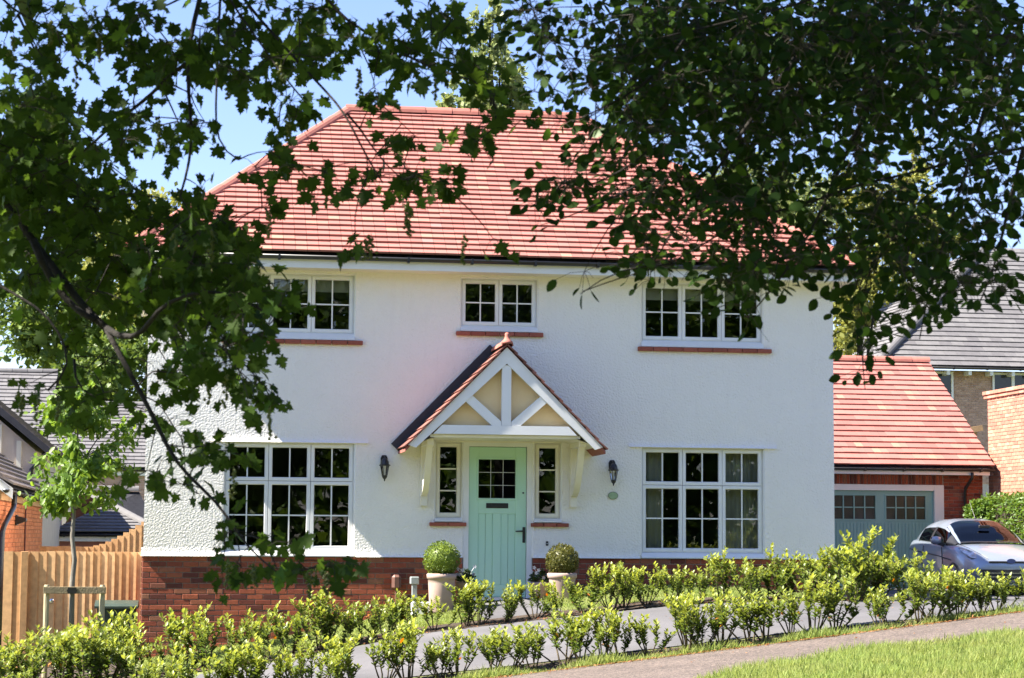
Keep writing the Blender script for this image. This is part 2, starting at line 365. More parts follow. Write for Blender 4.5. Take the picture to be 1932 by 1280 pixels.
def sheet(name, xs, ys, dz, mat, rough=0.0, mask=None):
    xs = np.asarray(xs); ys = np.asarray(ys)
    XX, YY = np.meshgrid(xs, ys); Z = gz(XX, YY)+dz
    if rough: Z = Z+rng.normal(0, rough, Z.shape)
    V = np.stack([XX, YY, Z], -1).reshape(-1, 3); nx = len(xs)
    F = [(j*nx+i, j*nx+i+1, (j+1)*nx+i+1, (j+1)*nx+i) for j in range(len(ys)-1) for i in range(nx-1)]
    if mask is not None:
        F = [f for f in F if mask(V[list(f)].mean(0))]
    me = bpy.data.meshes.new(name); me.from_pydata(V.tolist(), [], F); setm(me, mat)
    me.polygons.foreach_set('use_smooth', [True]*len(me.polygons))
    o = part(name, me, None); o['kind'] = 'structure'; return o
def strip(name, pts_a, pts_b, n, dz, mat):
    """surface between two plan polylines, draped on the ground"""
    def res(p, m):
        p = np.array(p, float); s = np.concatenate([[0], np.cumsum(np.linalg.norm(np.diff(p, axis=0), axis=1))]); t = np.linspace(0, s[-1], m)
        return np.stack([np.interp(t, s, p[:, 0]), np.interp(t, s, p[:, 1])], 1)
    m = 140; A = res(pts_a, m); B = res(pts_b, m)
    V = []; F = []
    for j in range(n+1):
        P = A+(B-A)*j/n
        V += [(p[0], p[1], float(gz(p[0], p[1]))+dz) for p in P]
    for j in range(n):
        F += [(j*m+i, j*m+i+1, (j+1)*m+i+1, (j+1)*m+i) for i in range(m-1)]
    me = bpy.data.meshes.new(name); me.from_pydata(V, [], F); setm(me, mat)
    bm = bmesh.new(); bm.from_mesh(me); bmesh.ops.recalc_face_normals(bm, faces=bm.faces)
    if sum(f.normal.z for f in bm.faces) < 0: bmesh.ops.reverse_faces(bm, faces=bm.faces)
    bm.to_mesh(me); bm.free()
    me.polygons.foreach_set('use_smooth', [True]*len(me.polygons))
    o = part(name, me, None); o['kind'] = 'structure'; return o
def ground_mat():
    m, N, L, P = nodes('grassy_ground')
    ge = N.new('ShaderNodeNewGeometry'); n1 = N.new('ShaderNodeTexNoise'); n1.inputs['Scale'].default_value = 2.2; n1.inputs['Detail'].default_value = 8; L.new(ge.outputs['Position'], n1.inputs[0])
    cr = N.new('ShaderNodeValToRGB'); e = cr.color_ramp.elements; e[0].position = .3; e[0].color = (.09, .11, .035, 1); e[1].position = .7; e[1].color = (.20, .215, .075, 1)
    L.new(n1.outputs[0], cr.inputs[0]); L.new(cr.outputs[0], P.inputs['Base Color']); P.inputs['Roughness'].default_value = .95
    n2 = N.new('ShaderNodeTexNoise'); n2.inputs['Scale'].default_value = 60; L.new(ge.outputs['Position'], n2.inputs[0])
    b = N.new('ShaderNodeBump'); b.inputs['Distance'].default_value = .03; L.new(n2.outputs[0], b.inputs['Height']); L.new(b.outputs[0], P.inputs['Normal'])
    return m
def path_mat():
    m, N, L, P = nodes('gravelly_path')
    ge = N.new('ShaderNodeNewGeometry'); vo = N.new('ShaderNodeTexVoronoi'); vo.inputs['Scale'].default_value = 55; L.new(ge.outputs['Position'], vo.inputs[0])
    cr = N.new('ShaderNodeValToRGB'); e = cr.color_ramp.elements
    e[0].position = 0; e[0].color = (.060, .048, .041, 1); e[1].position = 1; e[1].color = (.19, .145, .118, 1)
    e2 = e.new(.5); e2.color = (.10, .078, .066, 1)
    sp = N.new('ShaderNodeSeparateColor'); L.new(vo.outputs['Color'], sp.inputs[0]); L.new(sp.outputs[0], cr.inputs[0])
    n1 = N.new('ShaderNodeTexNoise'); n1.inputs['Scale'].default_value = 1.8; n1.inputs['Detail'].default_value = 6; L.new(ge.outputs['Position'], n1.inputs[0])
    hs = N.new('ShaderNodeHueSaturation'); L.new(cr.outputs[0], hs.inputs['Color'])
    mr = N.new('ShaderNodeMapRange'); mr.inputs[3].default_value = .6; mr.inputs[4].default_value = 1.4; L.new(n1.outputs[0], mr.inputs[0]); L.new(mr.outputs[0], hs.inputs['Value'])
    L.new(hs.outputs[0], P.inputs['Base Color']); P.inputs['Roughness'].default_value = .9
    b = N.new('ShaderNodeBump'); b.inputs['Distance'].default_value = .01; b.inputs['Strength'].default_value = .7; L.new(vo.outputs[0], b.inputs['Height']); L.new(b.outputs[0], P.inputs['Normal'])
    return m
M['ground'] = ground_mat(); M['path'] = path_mat()
gx = np.concatenate([[-900, -300, -120, -60, -40, -30, -24, -20], np.arange(-16, 18, .4), [20, 24, 30, 40, 60, 120, 300, 900]])
gy = np.concatenate([[-900, -300, -100, -60, -45, -38], np.arange(-34, 20, .4), [22, 26, 32, 40, 60, 120, 300, 900]])
sheet('ground', gx, gy, 0, M['ground'])
FAR = [(-14, -4.1), (-7, -3.9), (-4.7, -3.75), (-2.5, -3.4), (-.9, -3.15), (1.9, -3.35), (4.2, -3.4)]
NEAR = [(-14, -6.9), (-7, -6.5), (-3.1, -6.35), (-.6, -6.5), (1.8, -6.5), (4.2, -6.4)]
strip('driveway', FAR+[(6, -2.6), (16, -2.0)], NEAR+[(6, -6.2), (16, -5.6)], 10, .012, M['asphalt'])
strip('parking_court', [(5.35, -3.2), (5.35, 12.95)], [(11.7, -2.8), (11.7, 12.95)], 14, .016, M['asphalt'])
strip('footpath', [(-4, -7.45), (-.7, -7.3), (1.7, -7.25), (3.6, -7.1), (5.2, -6.9), (9, -6.6)], [(-4, -11.3), (.4, -10.9), (1.3, -10.1), (2.0, -9.7), (4.4, -9.8), (9, -9.5)], 8, .010, M['path'])
strip('soil_bed', [(-9, -3.62), (-2.5, -3.2), (4.2, -3.2)], [(-9, -2.75), (-2.5, -2.5), (4.4, -2.55)], 5, .014, M['soil'])
strip('soil_bed', [(-5, -7.12), (1.8, -7.05), (7, -6.75)], [(-5, -6.5), (1.8, -6.6), (7, -6.35)], 4, .008, M['soil'])
strip('soil_bed', [(-7.2, -1.9), (-5.2, -1.9)], [(-7.2, 1.3), (-5.2, 1.3)], 4, .01, M['soil'])
strip('door_path', [(-.5, -2.5), (-.5, -.02)], [(.5, -2.5), (.5, -.02)], 4, .012, M['asphalt'])

# ------------------------------------------------------------------ roofs
def slab_tile(x0a, x1a, x0b, x1b, v0, v1, t, lift):
    """one tile in (u, v, n) coords: bottom edge x0a..x1a at v0, top edge x0b..x1b at v1"""
    return ([(x0a, v0, lift), (x1a, v0, lift), (x0a, v0, lift+t), (x1a, v0, lift+t), (x0b, v1, -.008), (x1b, v1, -.008), (x0b, v1, t-.008), (x1b, v1, t-.008)],
            [(0, 1, 3, 2), (4, 6, 7, 5), (0, 4, 5, 1), (2, 3, 7, 6), (0, 2, 6, 4), (1, 5, 7, 3)])
def tile_roof(parent, O, u, v, n, rows, g, xl, xr, w, mat, max_obj=300, halves=True, t=.032, name='roof_tile', tone=None):
    O, u, v, n = (np.array(a, float) for a in (O, u, v, n))
    lap = .055; lift = t+.002
    mb = MB(); shared = None; objs = 0; stuff = MB()
    q = .0025
    def pieces(x0, x1):
        if not halves: return [(x0+q, x1-q)]
        m = (x0+x1)/2; return [(x0+q, m-q), (m+q, x1-q)]
    full = []
    for r in range(rows):
        v0 = r*g; v1 = v0+g+lap; vt = min(v0+g, rows*g)
        a0, a1, b0, b1 = xl(v0), xr(v0), xl(vt), xr(vt)
        off = (r % 2)*w/2
        k = math.floor((a0-off)/w)
        x = k*w+off
        while x < a1:
            x1 = x+w
            if x >= max(a0, b0)-1e-6 and x1 <= min(a1, b1)+1e-6:
                full.append((x, v0))
            else:
                for p0, p1 in pieces(x, x1):
                    c0a, c1a = max(p0, a0), min(p1, a1); c0b, c1b = max(p0, b0), min(p1, b1)
                    if c1a-c0a < .01: continue
                    if c1b-c0b < .004: c0b = c1b = min(max((c0a+c1a)/2, b0), b1); c1b += .004
                    vv, ff = slab_tile(c0a, c1a, c0b, c1b, v0, v1, t, lift); stuff.add(vv, ff)
            x = x1
    for i, (x, v0) in enumerate(full):
        jit = rng.normal(0, .0015)
        if i < max_obj:
            if shared is None:
                s = MB()
                for p0, p1 in pieces(0, w):
                    vv, ff = slab_tile(p0, p1, p0, p1, 0, g+lap, t, lift); s.add(vv, ff)
                shared = s.mesh(name, mat)
            P = O+u*x+v*v0+n*jit
            mm = Matrix(((u[0], v[0], n[0], P[0]), (u[1], v[1], n[1], P[1]), (u[2], v[2], n[2], P[2]), (0, 0, 0, 1)))
            part(name, shared, parent, mm)
        else:
            for p0, p1 in pieces(x, x+w):
                vv, ff = slab_tile(p0, p1, p0, p1, v0, v0+g+lap, t, lift+jit); stuff.add(vv, ff)
    if stuff.v:
        V = np.array(stuff.v); W = O+V[:, :1]*u+V[:, 1:2]*v+V[:, 2:3]*n
        s2 = MB(); s2.v = [tuple(p) for p in W]; s2.f = stuff.f
        s2.build(name+'_courses', mat, parent, kind='stuff')
def half_round(mb, a, b, r, up, k=7, t=.015, flare=.0):
    """half-round ridge / hip tile from a to b"""
    a, b, up = (np.array(q, float) for q in (a, b, up)); d = (b-a)/np.linalg.norm(b-a)
    s = np.cross(d, up); s /= np.linalg.norm(s); up = np.cross(s, d)
    v = []
    for P, rr in ((a, r), (a, r-t), (b, r+flare), (b, r+flare-t)):
        for j in range(k+1):
            th = math.pi*j/k; v.append(P+s*rr*math.cos(th)+up*rr*math.sin(th))
    K = k+1; f = []
    for j in range(k):
        f += [(j, j+1, 2*K+j+1, 2*K+j), (K+j, 3*K+j, 3*K+j+1, K+j+1), (j, K+j, K+j+1, j+1), (2*K+j, 2*K+j+1, 3*K+j+1, 3*K+j)]
    f += [(0, 2*K, 3*K, K), (k, K+k, 3*K+k, 2*K+k)]
    mb.add(v, f)
def ridge_run(parent, a, b, r, up, length, mat, name='ridge_tile'):
    a, b = np.array(a, float), np.array(b, float); L = np.linalg.norm(b-a); n = max(1, round(L/length))
    for i in range(n):
        m = MB(); p = a+(b-a)*(i+.012)/n; q = a+(b-a)*(i+.988)/n
        half_round(m, p, q, r, up, flare=.006)
        m.build(name, mat, parent, smooth=False)

# ------------------------------------------------------------------ the white house
house = thing('white_house', 'white roughcast detached house with red tiled hip roof and green front door', 'house', (0, 0, -.3))
SPR = .545   # top of the brick plinth
WX = 5.0
openings = {  # name: (x0, x1, z0, z1)
    'll': (-3.89, -2.07, SPR, 2.15), 'lr': (2.115, 3.93, SPR, 2.15),
    'ul': (-3.91, -2.10, 3.62, 4.56), 'ur': (2.11, 3.92, 3.62, 4.56), 'um': (-.553, .553, 3.79, 4.56),
    'sl': (-.90, -.525, 1.05, 2.19), 'sr': (.54, .915, 1.05, 2.19), 'door': (-.49, .50, SPR-.001, 2.19)}
def facade(parent):
    mb = MB(); ch = .018; dep = .30; ztop = 4.62
    hol = [(a-ch, b+ch, (c-ch if c > SPR+.01 else SPR), d+ch) for a, b, c, d in openings.values()]
    xs = sorted({-WX, WX, *[h[0] for h in hol], *[h[1] for h in hol]}); zs = sorted({SPR, ztop, *[h[2] for h in hol], *[h[3] for h in hol]})
    for i in range(len(xs)-1):
        for j in range(len(zs)-1):
            cx, cz = (xs[i]+xs[i+1])/2, (zs[j]+zs[j+1])/2
            if any(h[0] < cx < h[1] and h[2] < cz < h[3] for h in hol): continue
            mb.add([(xs[i], 0, zs[j]), (xs[i+1], 0, zs[j]), (xs[i+1], 0, zs[j+1]), (xs[i], 0, zs[j+1])], [(0, 1, 2, 3)])
    w1 = MB()
    for a, b, c, d in openings.values():
        c0 = c-ch if c > SPR+.01 else SPR; c1 = c if c > SPR+.01 else SPR
        P = [[(a-ch, 0, c0), (b+ch, 0, c0), (b+ch, 0, d+ch), (a-ch, 0, d+ch)], [(a, ch, c1), (b, ch, c1), (b, ch, d), (a, ch, d)], [(a, dep, c1), (b, dep, c1), (b, dep, d), (a, dep, d)]]
        for k in range(2):
            for e in range(4):
                if e == 0 and c <= SPR+.01: continue
                w1.add([P[k][e], P[k][(e+1) % 4], P[k+1][(e+1) % 4], P[k+1][e]], [(0, 1, 2, 3)])
    # side and rear walls
    yb = 6.6
    mb.add([(-WX, 0, SPR), (-WX, yb, SPR), (-WX, yb, ztop), (-WX, 0, ztop)], [(0, 1, 2, 3)])
    mb.add([(WX, 0, SPR), (WX, yb, SPR), (WX, yb, ztop), (WX, 0, ztop)], [(3, 2, 1, 0)])
    mb.add([(-WX, yb, SPR), (WX, yb, SPR), (WX, yb, ztop), (-WX, yb, ztop)], [(0, 1, 2, 3)])
    mb.build('roughcast_wall', M['stucco'], parent)
    w1.build('window_reveal', M['render'], parent, kind='stuff')
    # bell cast drip at the foot of the render and over the ground floor windows
    bc = MB()
    def flare(x0, x1, z, h, out, ret=.0):
        n = 4; pr = [(0-.002, z+h), (-out*.18, z+h*.55), (-out*.5, z+h*.22), (-out, z), (.02, z)]
        bc.prism(pr, 'x', x0, x1)
    xs = [-WX-.03, -3.93, -2.03, -.51, .52, 2.075, 3.97, WX+.03]
    for a, b in ((xs[0], xs[1]), (xs[2], xs[3]), (xs[4], xs[5]), (xs[6], xs[7])): flare(a, b, SPR, .12, .04)
    for k in ('ll', 'lr'):
        a, b, c, d = openings[k]; flare(a-.20, b+.20, d+.006, .10, .035)
    bc.build('bell_cast', M['stucco'], parent, kind='stuff')
    inn = MB()
    inn.add([(-4.9, .32, -.1), (4.9, .32, -.1), (4.9, 3.6, -.1), (-4.9, 3.6, -.1), (-4.9, .32, 4.6), (4.9, .32, 4.6), (4.9, 3.6, 4.6), (-4.9, 3.6, 4.6)],
            [(0, 1, 2, 3), (4, 7, 6, 5), (2, 6, 7, 3), (0, 3, 7, 4), (1, 5, 6, 2)])
    inn.box(-4.9, 4.9, .34, 3.6, 2.35, 2.6)
    inn.box(-1.3, -1.2, .34, 3.6, -.1, 2.34); inn.box(1.2, 1.3, .34, 3.6, -.1, 2.34)
    inn.box(-1.3, -1.2, .34, 3.6, 2.61, 4.6); inn.box(1.2, 1.3, .34, 3.6, 2.61, 4.6)
    inn.build('room_interior', M['inside'], parent)
facade(house)

# windows
def window(parent, x0, x1, z0, z1, heads, cols, bars, yf=.05, wname='window', bottom=.06, cream=False, vb=True):
    """heads: list of (z0frac,z1frac, rows); cols equal columns; bars: glazing bars per light"""
    mat = M['cream'] if cream else M['white']
    fr = MB(); d0, d1 = yf+.012, yf+.085
    zz0 = z0+bottom
    e = .018
    fr.box(x0+.002, x0+e, d0, d1, zz0, z1-.002); fr.box(x1-e, x1-.002, d0, d1, zz0, z1-.002)
    fr.box(x0+e, x1-e, d0, d1, z1-e, z1-.002); fr.box(x0+e, x1-e, d0, d1, zz0, zz0+e)
    W = fr.build(wname, mat, parent)
    ix0, ix1, iz0, iz1 = x0+e-.004, x1-e+.004, zz0+e-.004, z1-e+.004
    cw = (ix1-ix0)/cols
    prof = [(0.003, yf+.08), (.003, yf+.004), (.007, yf), (.046, yf), (.054, yf+.016), (.056, yf+.055)]
    pw = .056
    for c in range(cols):
        for (h0, h1, rows) in heads:
            sx0, sx1 = ix0+c*cw, ix0+(c+1)*cw; sz0, sz1 = iz0+(iz1-iz0)*h0, iz0+(iz1-iz0)*h1
            sa = MB(); sa.ring(sx0, sx1, sz0, sz1, prof)
            gx0, gx1, gz0, gz1 = sx0+pw, sx1-pw, sz0+pw, sz1-pw
            b = .0095; yb0, yb1 = yf+.012, yf+.05
            nv = bars
            vx = [gx0+(gx1-gx0)*k/nv for k in range(nv+1)]; vz = [gz0+(gz1-gz0)*k/rows for k in range(rows+1)]
            for k in range(1, nv): sa.box(vx[k]-b, vx[k]+b, yb0, yb1, gz0, gz1)
            for k in range(1, rows):
                for j in range(nv):
                    sa.box(vx[j]+(b if j else 0), vx[j+1]-(b if j < nv-1 else 0), yb0+.001, yb1, vz[k]-b, vz[k]+b)
            sa.build('sash', mat, W)
            for k in range(rows):
                for j in range(nv):
                    p = MB(); p.box(vx[j]+.003, vx[j+1]-.003, yf+.028, yf+.034, vz[k]+.003, vz[k+1]-.003)
                    p.build('pane', M['glass'], W)
    # projecting sill nose
    s = MB(); s.prism([(yf+.085, z0+.004), (-.035, z0+.004), (-.035, z0+.020), (yf-.02, z0+bottom-.004), (yf+.085, z0+bottom-.002)], 'x', x0-.012, x1+.012)
    s.build('sill', M['white'], W)
    return W
def brick_sill(parent, x0, x1, z, h=.062):
    n = round((x1-x0)/.215); w = (x1-x0)/n
    for i in range(n):
        b = MB(); b.box(x0+i*w+.004, x0+(i+1)*w-.004, -.062, .02, z-h, z-.002, .006)
        b.build('sill_tile', M['sillbrick'], parent)
for k in ('ll', 'lr'):
    a, b, c, d = openings[k]
    window(house, a, b, c, d, [(0, .647, 2), (.647, 1, 1)], 3, 2, bottom=.085)
for k in ('ul', 'ur'):
    a, b, c, d = openings[k]
    window(house, a, b, c, d, [(0, 1, 2)], 3, 2, bottom=.10)
    brick_sill(house, a-.07, b+.13, c+.0)
a, b, c, d = openings['um']
window(house, a, b, c, d, [(0, 1, 2)], 2, 2, bottom=.085); brick_sill(house, a-.08, b+.09, c)
for k, (s0, s1) in (('sl', (-.99, -.455)), ('sr', (.478, 1.03))):
    a, b, c, d = openings[k]
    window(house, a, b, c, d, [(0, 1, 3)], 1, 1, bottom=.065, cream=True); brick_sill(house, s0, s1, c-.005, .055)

# front door
df = MB()
df.box(-.49, -.418, .02, .10, -.02, 2.19); df.box(.425, .50, .02, .10, -.02, 2.19); df.box(-.418, .425, .02, .10, 2.135, 2.19)
df.box(-.51, .52, -.03, .30, -.06, -.02)
df.build('door_frame', M['timber'], house)
dm = MB(); y0, y1 = .055, .10
X0, X1, Z0, Z1 = -.412, .419, -.015, 2.13
gx0, gx1, gz0, gz1 = -.275, .263, 1.395, 1.952
# leaf around the glazed light: stiles, rails and recessed lower panels
dm.box(X0, gx0, y0, y1, Z0, Z1, .004); dm.box(gx1, X1, y0, y1, Z0, Z1, .004)
dm.box(gx0, gx1, y0+.0005, y1, gz1, Z1-.001, .004); dm.box(gx0, gx1, y0+.0005, y1, 1.17, gz0, .004)
dm.box(gx0, gx1, y0+.0005, y1, Z0+.001, .16, .004); dm.box(-.065, .055, y0+.001, y1, .16, 1.17, .003)
nb = 4
for (q0, q1) in ((gx0, -.065), (.055, gx1)):
    w = (q1-q0)/2
    for i in range(2): dm.box(q0+i*w+.002, q0+(i+1)*w-.002, y0+.012, y1-.01, .16, 1.17, .003)
D = dm.build('front_door', M['door'], house)
mo = MB(); mo.ring(gx0, gx1, gz0, gz1, [(-.028, y0), (-.024, y0-.012), (-.006, y0-.012), (0.002, y0+.01)]); mo.build('glazing_bead', M['door'], D)
bars = MB()
for k in (1, 2):
    x = gx0+(gx1-gx0)*k/3; bars.box(x-.003, x+.003, y0+.016, y0+.022, gz0, gz1)
    z = gz0+(gz1-gz0)*k/3; bars.box(gx0, gx1, y0+.0165, y0+.0225, z-.003, z+.003)
bars.build('lead_strip', M['whiteplastic'], D)
p = MB(); p.box(gx0, gx1, y0+.024, y0+.03, gz0, gz1); p.build('pane', M['glass'], D)
lp = MB(); lp.box(-.163, .158, y0-.012, y0+.002, 1.252, 1.325, .005); lp.box(-.14, .135, y0-.018, y0-.012, 1.268, 1.31, .003); lp.build('letter_plate', M['iron'], D)
hd = MB(); hd.box(.368, .408, y0-.012, y0+.002, .76, .985, .006); hd.tube([(.388, y0-.012, .925), (.388, y0-.05, .925)], .012, 8); hd.tube([(.395, y0-.05, .925), (.30, y0-.052, .925), (.262, y0-.05, .922)], [.011, .010, .009], 8); hd.tube([(.388, y0-.02, .82), (.388, y0-.008, .82)], .012, 8)
hd.build('door_handle', M['iron'], D)
kh = MB(); kh.tube([(.375, y0-.01, 1.475), (.375, y0+.001, 1.475)], .013, 8); kh.build('lock', M['iron'], D)

# plinth of individual bricks
plinth = part('brick_plinth', MB().box(-WX-.012, -.50, .012, .3, -1.7, SPR-.003).box(.51, WX+.012, .012, .3, -1.7, SPR-.003).box(-WX-.012, -WX+.3, .3, 6.6, -1.7, SPR-.003).box(WX-.3, WX+.012, .3, 6.6, -1.7, SPR-.003).mesh('brick_plinth', M['mortar']), house)
def brick_wall(parent, O, u, n, length, z0, z1, mats, max_obj=300, skip=None, proud=.012, vis=None, bw=.225, bh=.075, order_down=True, name='brick', soldier=False, slope=None):
    """individual bricks proud of a mortar backing; O,u,n plan vectors"""
    O, u, n = (np.array(a, float) for a in (O, u, n)); lst = []
    nc = int((z1-z0)/bh)
    for c in range(nc):
        zt = z1-c*bh; off = (c % 2)*bw/2
        if soldier: pass
        x = -off
        while x < length:
            a, b = max(x, 0)+.005, min(x+bw, length)-.005
            if b-a > .03 and not (skip and skip((a+b)/2, zt-bh/2)): lst.append((a, b, zt-bh+.005, zt-.005))
            x += bw
    shared = {}; stuff = MB(); cnt = 0
    if vis: lst.sort(key=lambda t: 0 if vis((t[0]+t[1])/2, (t[2]+t[3])/2) else 1)
    for a, b, za, zb in lst:
        L = round(b-a, 4); jit = rng.normal(0, .0012)
        if cnt < max_obj:
            key = L
            if key not in shared: shared[key] = MB().box(-L/2, L/2, 0, .05, -(zb-za)/2, (zb-za)/2, .004).mesh(name, mats) if False else MB().add([(sx*L/2-(sx*.004 if fy == 0 else 0), fy, sz*(zb-za)/2-(sz*.004 if fy == 0 else 0)) for fy in (0, .004, .05) for sz in (-1, 1) for sx in (-1, 1)],
                [(0, 1, 3, 2), (0, 4, 5, 1), (2, 3, 7, 6), (0, 2, 6, 4), (1, 5, 7, 3), (4, 8, 9, 5), (6, 7, 11, 10), (4, 6, 10, 8), (5, 9, 11, 7)]).mesh(name, mats)
            P = O+u*(a+b)/2+n*(proud+jit); P = (P[0], P[1], (za+zb)/2)
            mm = Matrix(((u[0], -n[0], 0, P[0]), (u[1], -n[1], 0, P[1]), (0, 0, 1, P[2]), (0, 0, 0, 1)))
            part(name, shared[key], parent, mm); cnt += 1
        else:
            c = O+u*(a+b)/2+n*(proud-.02+jit); stuff.obox((c[0], c[1], (za+zb)/2), np.append(u[:2], 0)*(b-a)/2, np.append(n[:2], 0)*.02, (0, 0, (zb-za)/2))
    if stuff.v: stuff.build(name+'_courses', mats, parent, kind='stuff')
for (xa, xb) in ((-WX-.012, -.50), (.51, WX+.012)):
    def vis(x, z, xa=xa): return z > float(gz(xa+x, -.1))-.02
    def sk(x, z, xa=xa): return z < float(gz(xa+x, -.1))-.10
    brick_wall(plinth, (xa, .012, 0), (1, 0, 0), (0, -1, 0), xb-xa, -1.3, SPR-.003, M['brick'], 300 if xa < -1 else 0 or 190, sk, vis=vis)
    cs = None
brick_wall(plinth, (-WX-.012, 0.01, 0), (0, 1, 0), (-1, 0, 0), 6.5, -1.3, SPR-.003, M['brick'], 0)

# main roof
EZ, EY = 4.80, -.45; RY, RZ = 3.3, 7.60; XL0, XR0, XL1, XR1 = -5.32, 5.30, -1.98, 1.76
yb = 2*RY-EY
p = math.atan2(RZ-EZ, RY-EY); Ls = math.hypot(RZ-EZ, RY-EY)
roof = part('roof', MB().add([(XL0+.02, EY+.03, EZ-.03), (XR0-.02, EY+.03, EZ-.03), (XR0-.02, yb-.03, EZ-.03), (XL0+.02, yb-.03, EZ-.03), (XL1, RY, RZ-.03), (XR1, RY, RZ-.03)],
            [(0, 1, 5, 4), (1, 2, 5), (2, 3, 4, 5), (3, 0, 4), (3, 2, 1, 0)]).mesh('roof', M['lead']), house)
G = Ls/30
tile_roof(roof, (0, EY, EZ), (1, 0, 0), (0, math.cos(p), math.sin(p)), (0, -math.sin(p), math.cos(p)), 30, G,
          lambda v: XL0+(XL1-XL0)*v/Ls, lambda v: XR0+(XR1-XR0)*v/Ls, .33, M['tile'], 300)
for sx, xe, xr in ((-1, XL0, XL1), (1, XR0, XR1)):
    run = abs(xr-xe); pp = math.atan2(RZ-EZ, run); L2 = math.hypot(RZ-EZ, run); g2 = L2/30
    tile_roof(roof, (xe, 0, EZ), (0, -sx*-1, 0) if sx > 0 else (0, -1, 0), (-sx*math.cos(pp), 0, math.sin(pp)), (sx*math.sin(pp), 0, math.cos(pp)), 30, g2,
              (lambda v, L2=L2: EY+(RY-EY)*v/L2) if sx > 0 else (lambda v, L2=L2: -(yb+(RY-yb)*v/L2)),
              (lambda v, L2=L2: yb+(RY-yb)*v/L2) if sx > 0 else (lambda v, L2=L2: -(EY+(RY-EY)*v/L2)), .33, M['tile'], 0)
ridge_run(roof, (XL1-.05, RY, RZ+.01), (XR1+.05, RY, RZ+.01), .115, (0, 0, 1), .45, M['ridge'])
ridge_run(roof, (XL0+.06, EY+.06, EZ+.03), (XL1, RY, RZ+.0), .10, (-.3, -.3, 1), .42, M['ridge'], 'hip_tile')
# bonnet style hip tiles on the right
a0, b0 = np.array((XR0-.05, EY+.05, EZ+.03)), np.array((XR1, RY, RZ))
for i in range(18):
    m = MB(); q0 = a0+(b0-a0)*i/18; q1 = a0+(b0-a0)*(i+1.1)/18
    half_round(m, q0+np.array((0, 0, .035)), q1+np.array((0, 0, -.01)), .10, (.3, -.3, 1)); m.build('hip_tile', M['ridge'], roof)
ev = MB()
ev.box(XL0+.06, XR0-.06, EY+.04, EY+.065, 4.605, 4.765); ev.box(XL0+.06, XL0+.085, EY+.065, yb-.07, 4.605, 4.765); ev.box(XR0-.085, XR0-.06, EY+.065, yb-.07, 4.605, 4.765)
ev.build('fascia', M['white'], house)
so_ = MB(); so_.box(XL0+.085, XR0-.085, EY+.065, .05, 4.61, 4.622); so_.box(XL0+.085, -4.99, .05, yb-.1, 4.61, 4.622); so_.box(4.99, XR0-.085, .05, yb-.1, 4.61, 4.622)
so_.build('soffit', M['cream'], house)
def gutter(parent, a, b, out, r=.055, mat=None, brk=.95):
    """half-round gutter, out = plan vector away from the wall"""
    a, b, out = (np.array(q, float) for q in (a, b, out)); mb = MB(); k = 8
    V = []
    for P in (a, b):
        for rr in (r, r-.006):
            for j in range(k+1):
                th = math.pi+math.pi*j/k; V.append(P+out*rr*math.cos(th)+np.array((0, 0, 1))*rr*math.sin(th))
    K = k+1; F = []
    for j in range(k): F += [(j, j+1, 2*K+j+1, 2*K+j), (K+j, 3*K+j, 3*K+j+1, K+j+1)]
    F += [tuple(range(K)), tuple(range(2*K, 3*K)), (0, 2*K, 3*K, K), (k, K+k, 3*K+k, 2*K+k)]
    mb.add(V, F); G_ = mb.build('gutter', mat or M['black'], parent, smooth=True)
    n = max(2, int(np.linalg.norm(b-a)/brk)); d = (b-a)/np.linalg.norm(b-a)
    for i in range(n+1):
        P = a+(b-a)*(i+.35)/(n+.7); m = MB(); m.obox(P+np.array((0, 0, -r-.004)), d*.018, out*.045, (0, 0, .009)); m.obox(P+out*(r+.003)+np.array((0, 0, -.02)), d*.016, out*.004, (0, 0, .03))
        m.build('gutter_bracket', mat or M['black'], G_)
    return G_
gutter(house, (XL0-.02, EY-.02, EZ-.03), (XR0+.02, EY-.02, EZ-.03), (0, -1, 0))
gutter(house, (XL0-.02, EY, EZ-.031), (XL0-.02, yb, EZ-.031), (-1, 0, 0)); gutter(house, (XR0+.02, EY, EZ-.031), (XR0+.02, yb, EZ-.031), (1, 0, 0))
# added wing, unseen behind the right half, there to shade the car
rw = MB(); rw.box(.5, 6.35, 6.65, 11.4, -.6, 4.6); rwo = rw.build('added_wing', M['stucco'], house)
rr = MB(); rr.add([(.2, 6.62, 4.62), (6.65, 6.62, 4.62), (6.65, 11.75, 4.62), (.2, 11.75, 4.62), (2.4, 9.1, 5.9), (4.6, 9.1, 5.9)], [(0, 1, 5, 4), (1, 2, 5), (2, 3, 4, 5), (3, 0, 4), (3, 2, 1, 0)])
rr.build('added_wing_roof', M['tile'], rwo)

# porch canopy
porch = part('porch_canopy', MB().prism([(-1.12, 2.26), (1.05, 2.26), (-.035, 3.30)], 'y', -.86, .0).mesh('porch_canopy', M['buff']), house)
PCX = -.035; PY = -1.02
apex, foot = 3.50, 2.055
def pbeam(pts, y0, y1, name, mat=M['timber']): return MB().prism(pts, 'y', y0, y1).build(name, mat, porch)
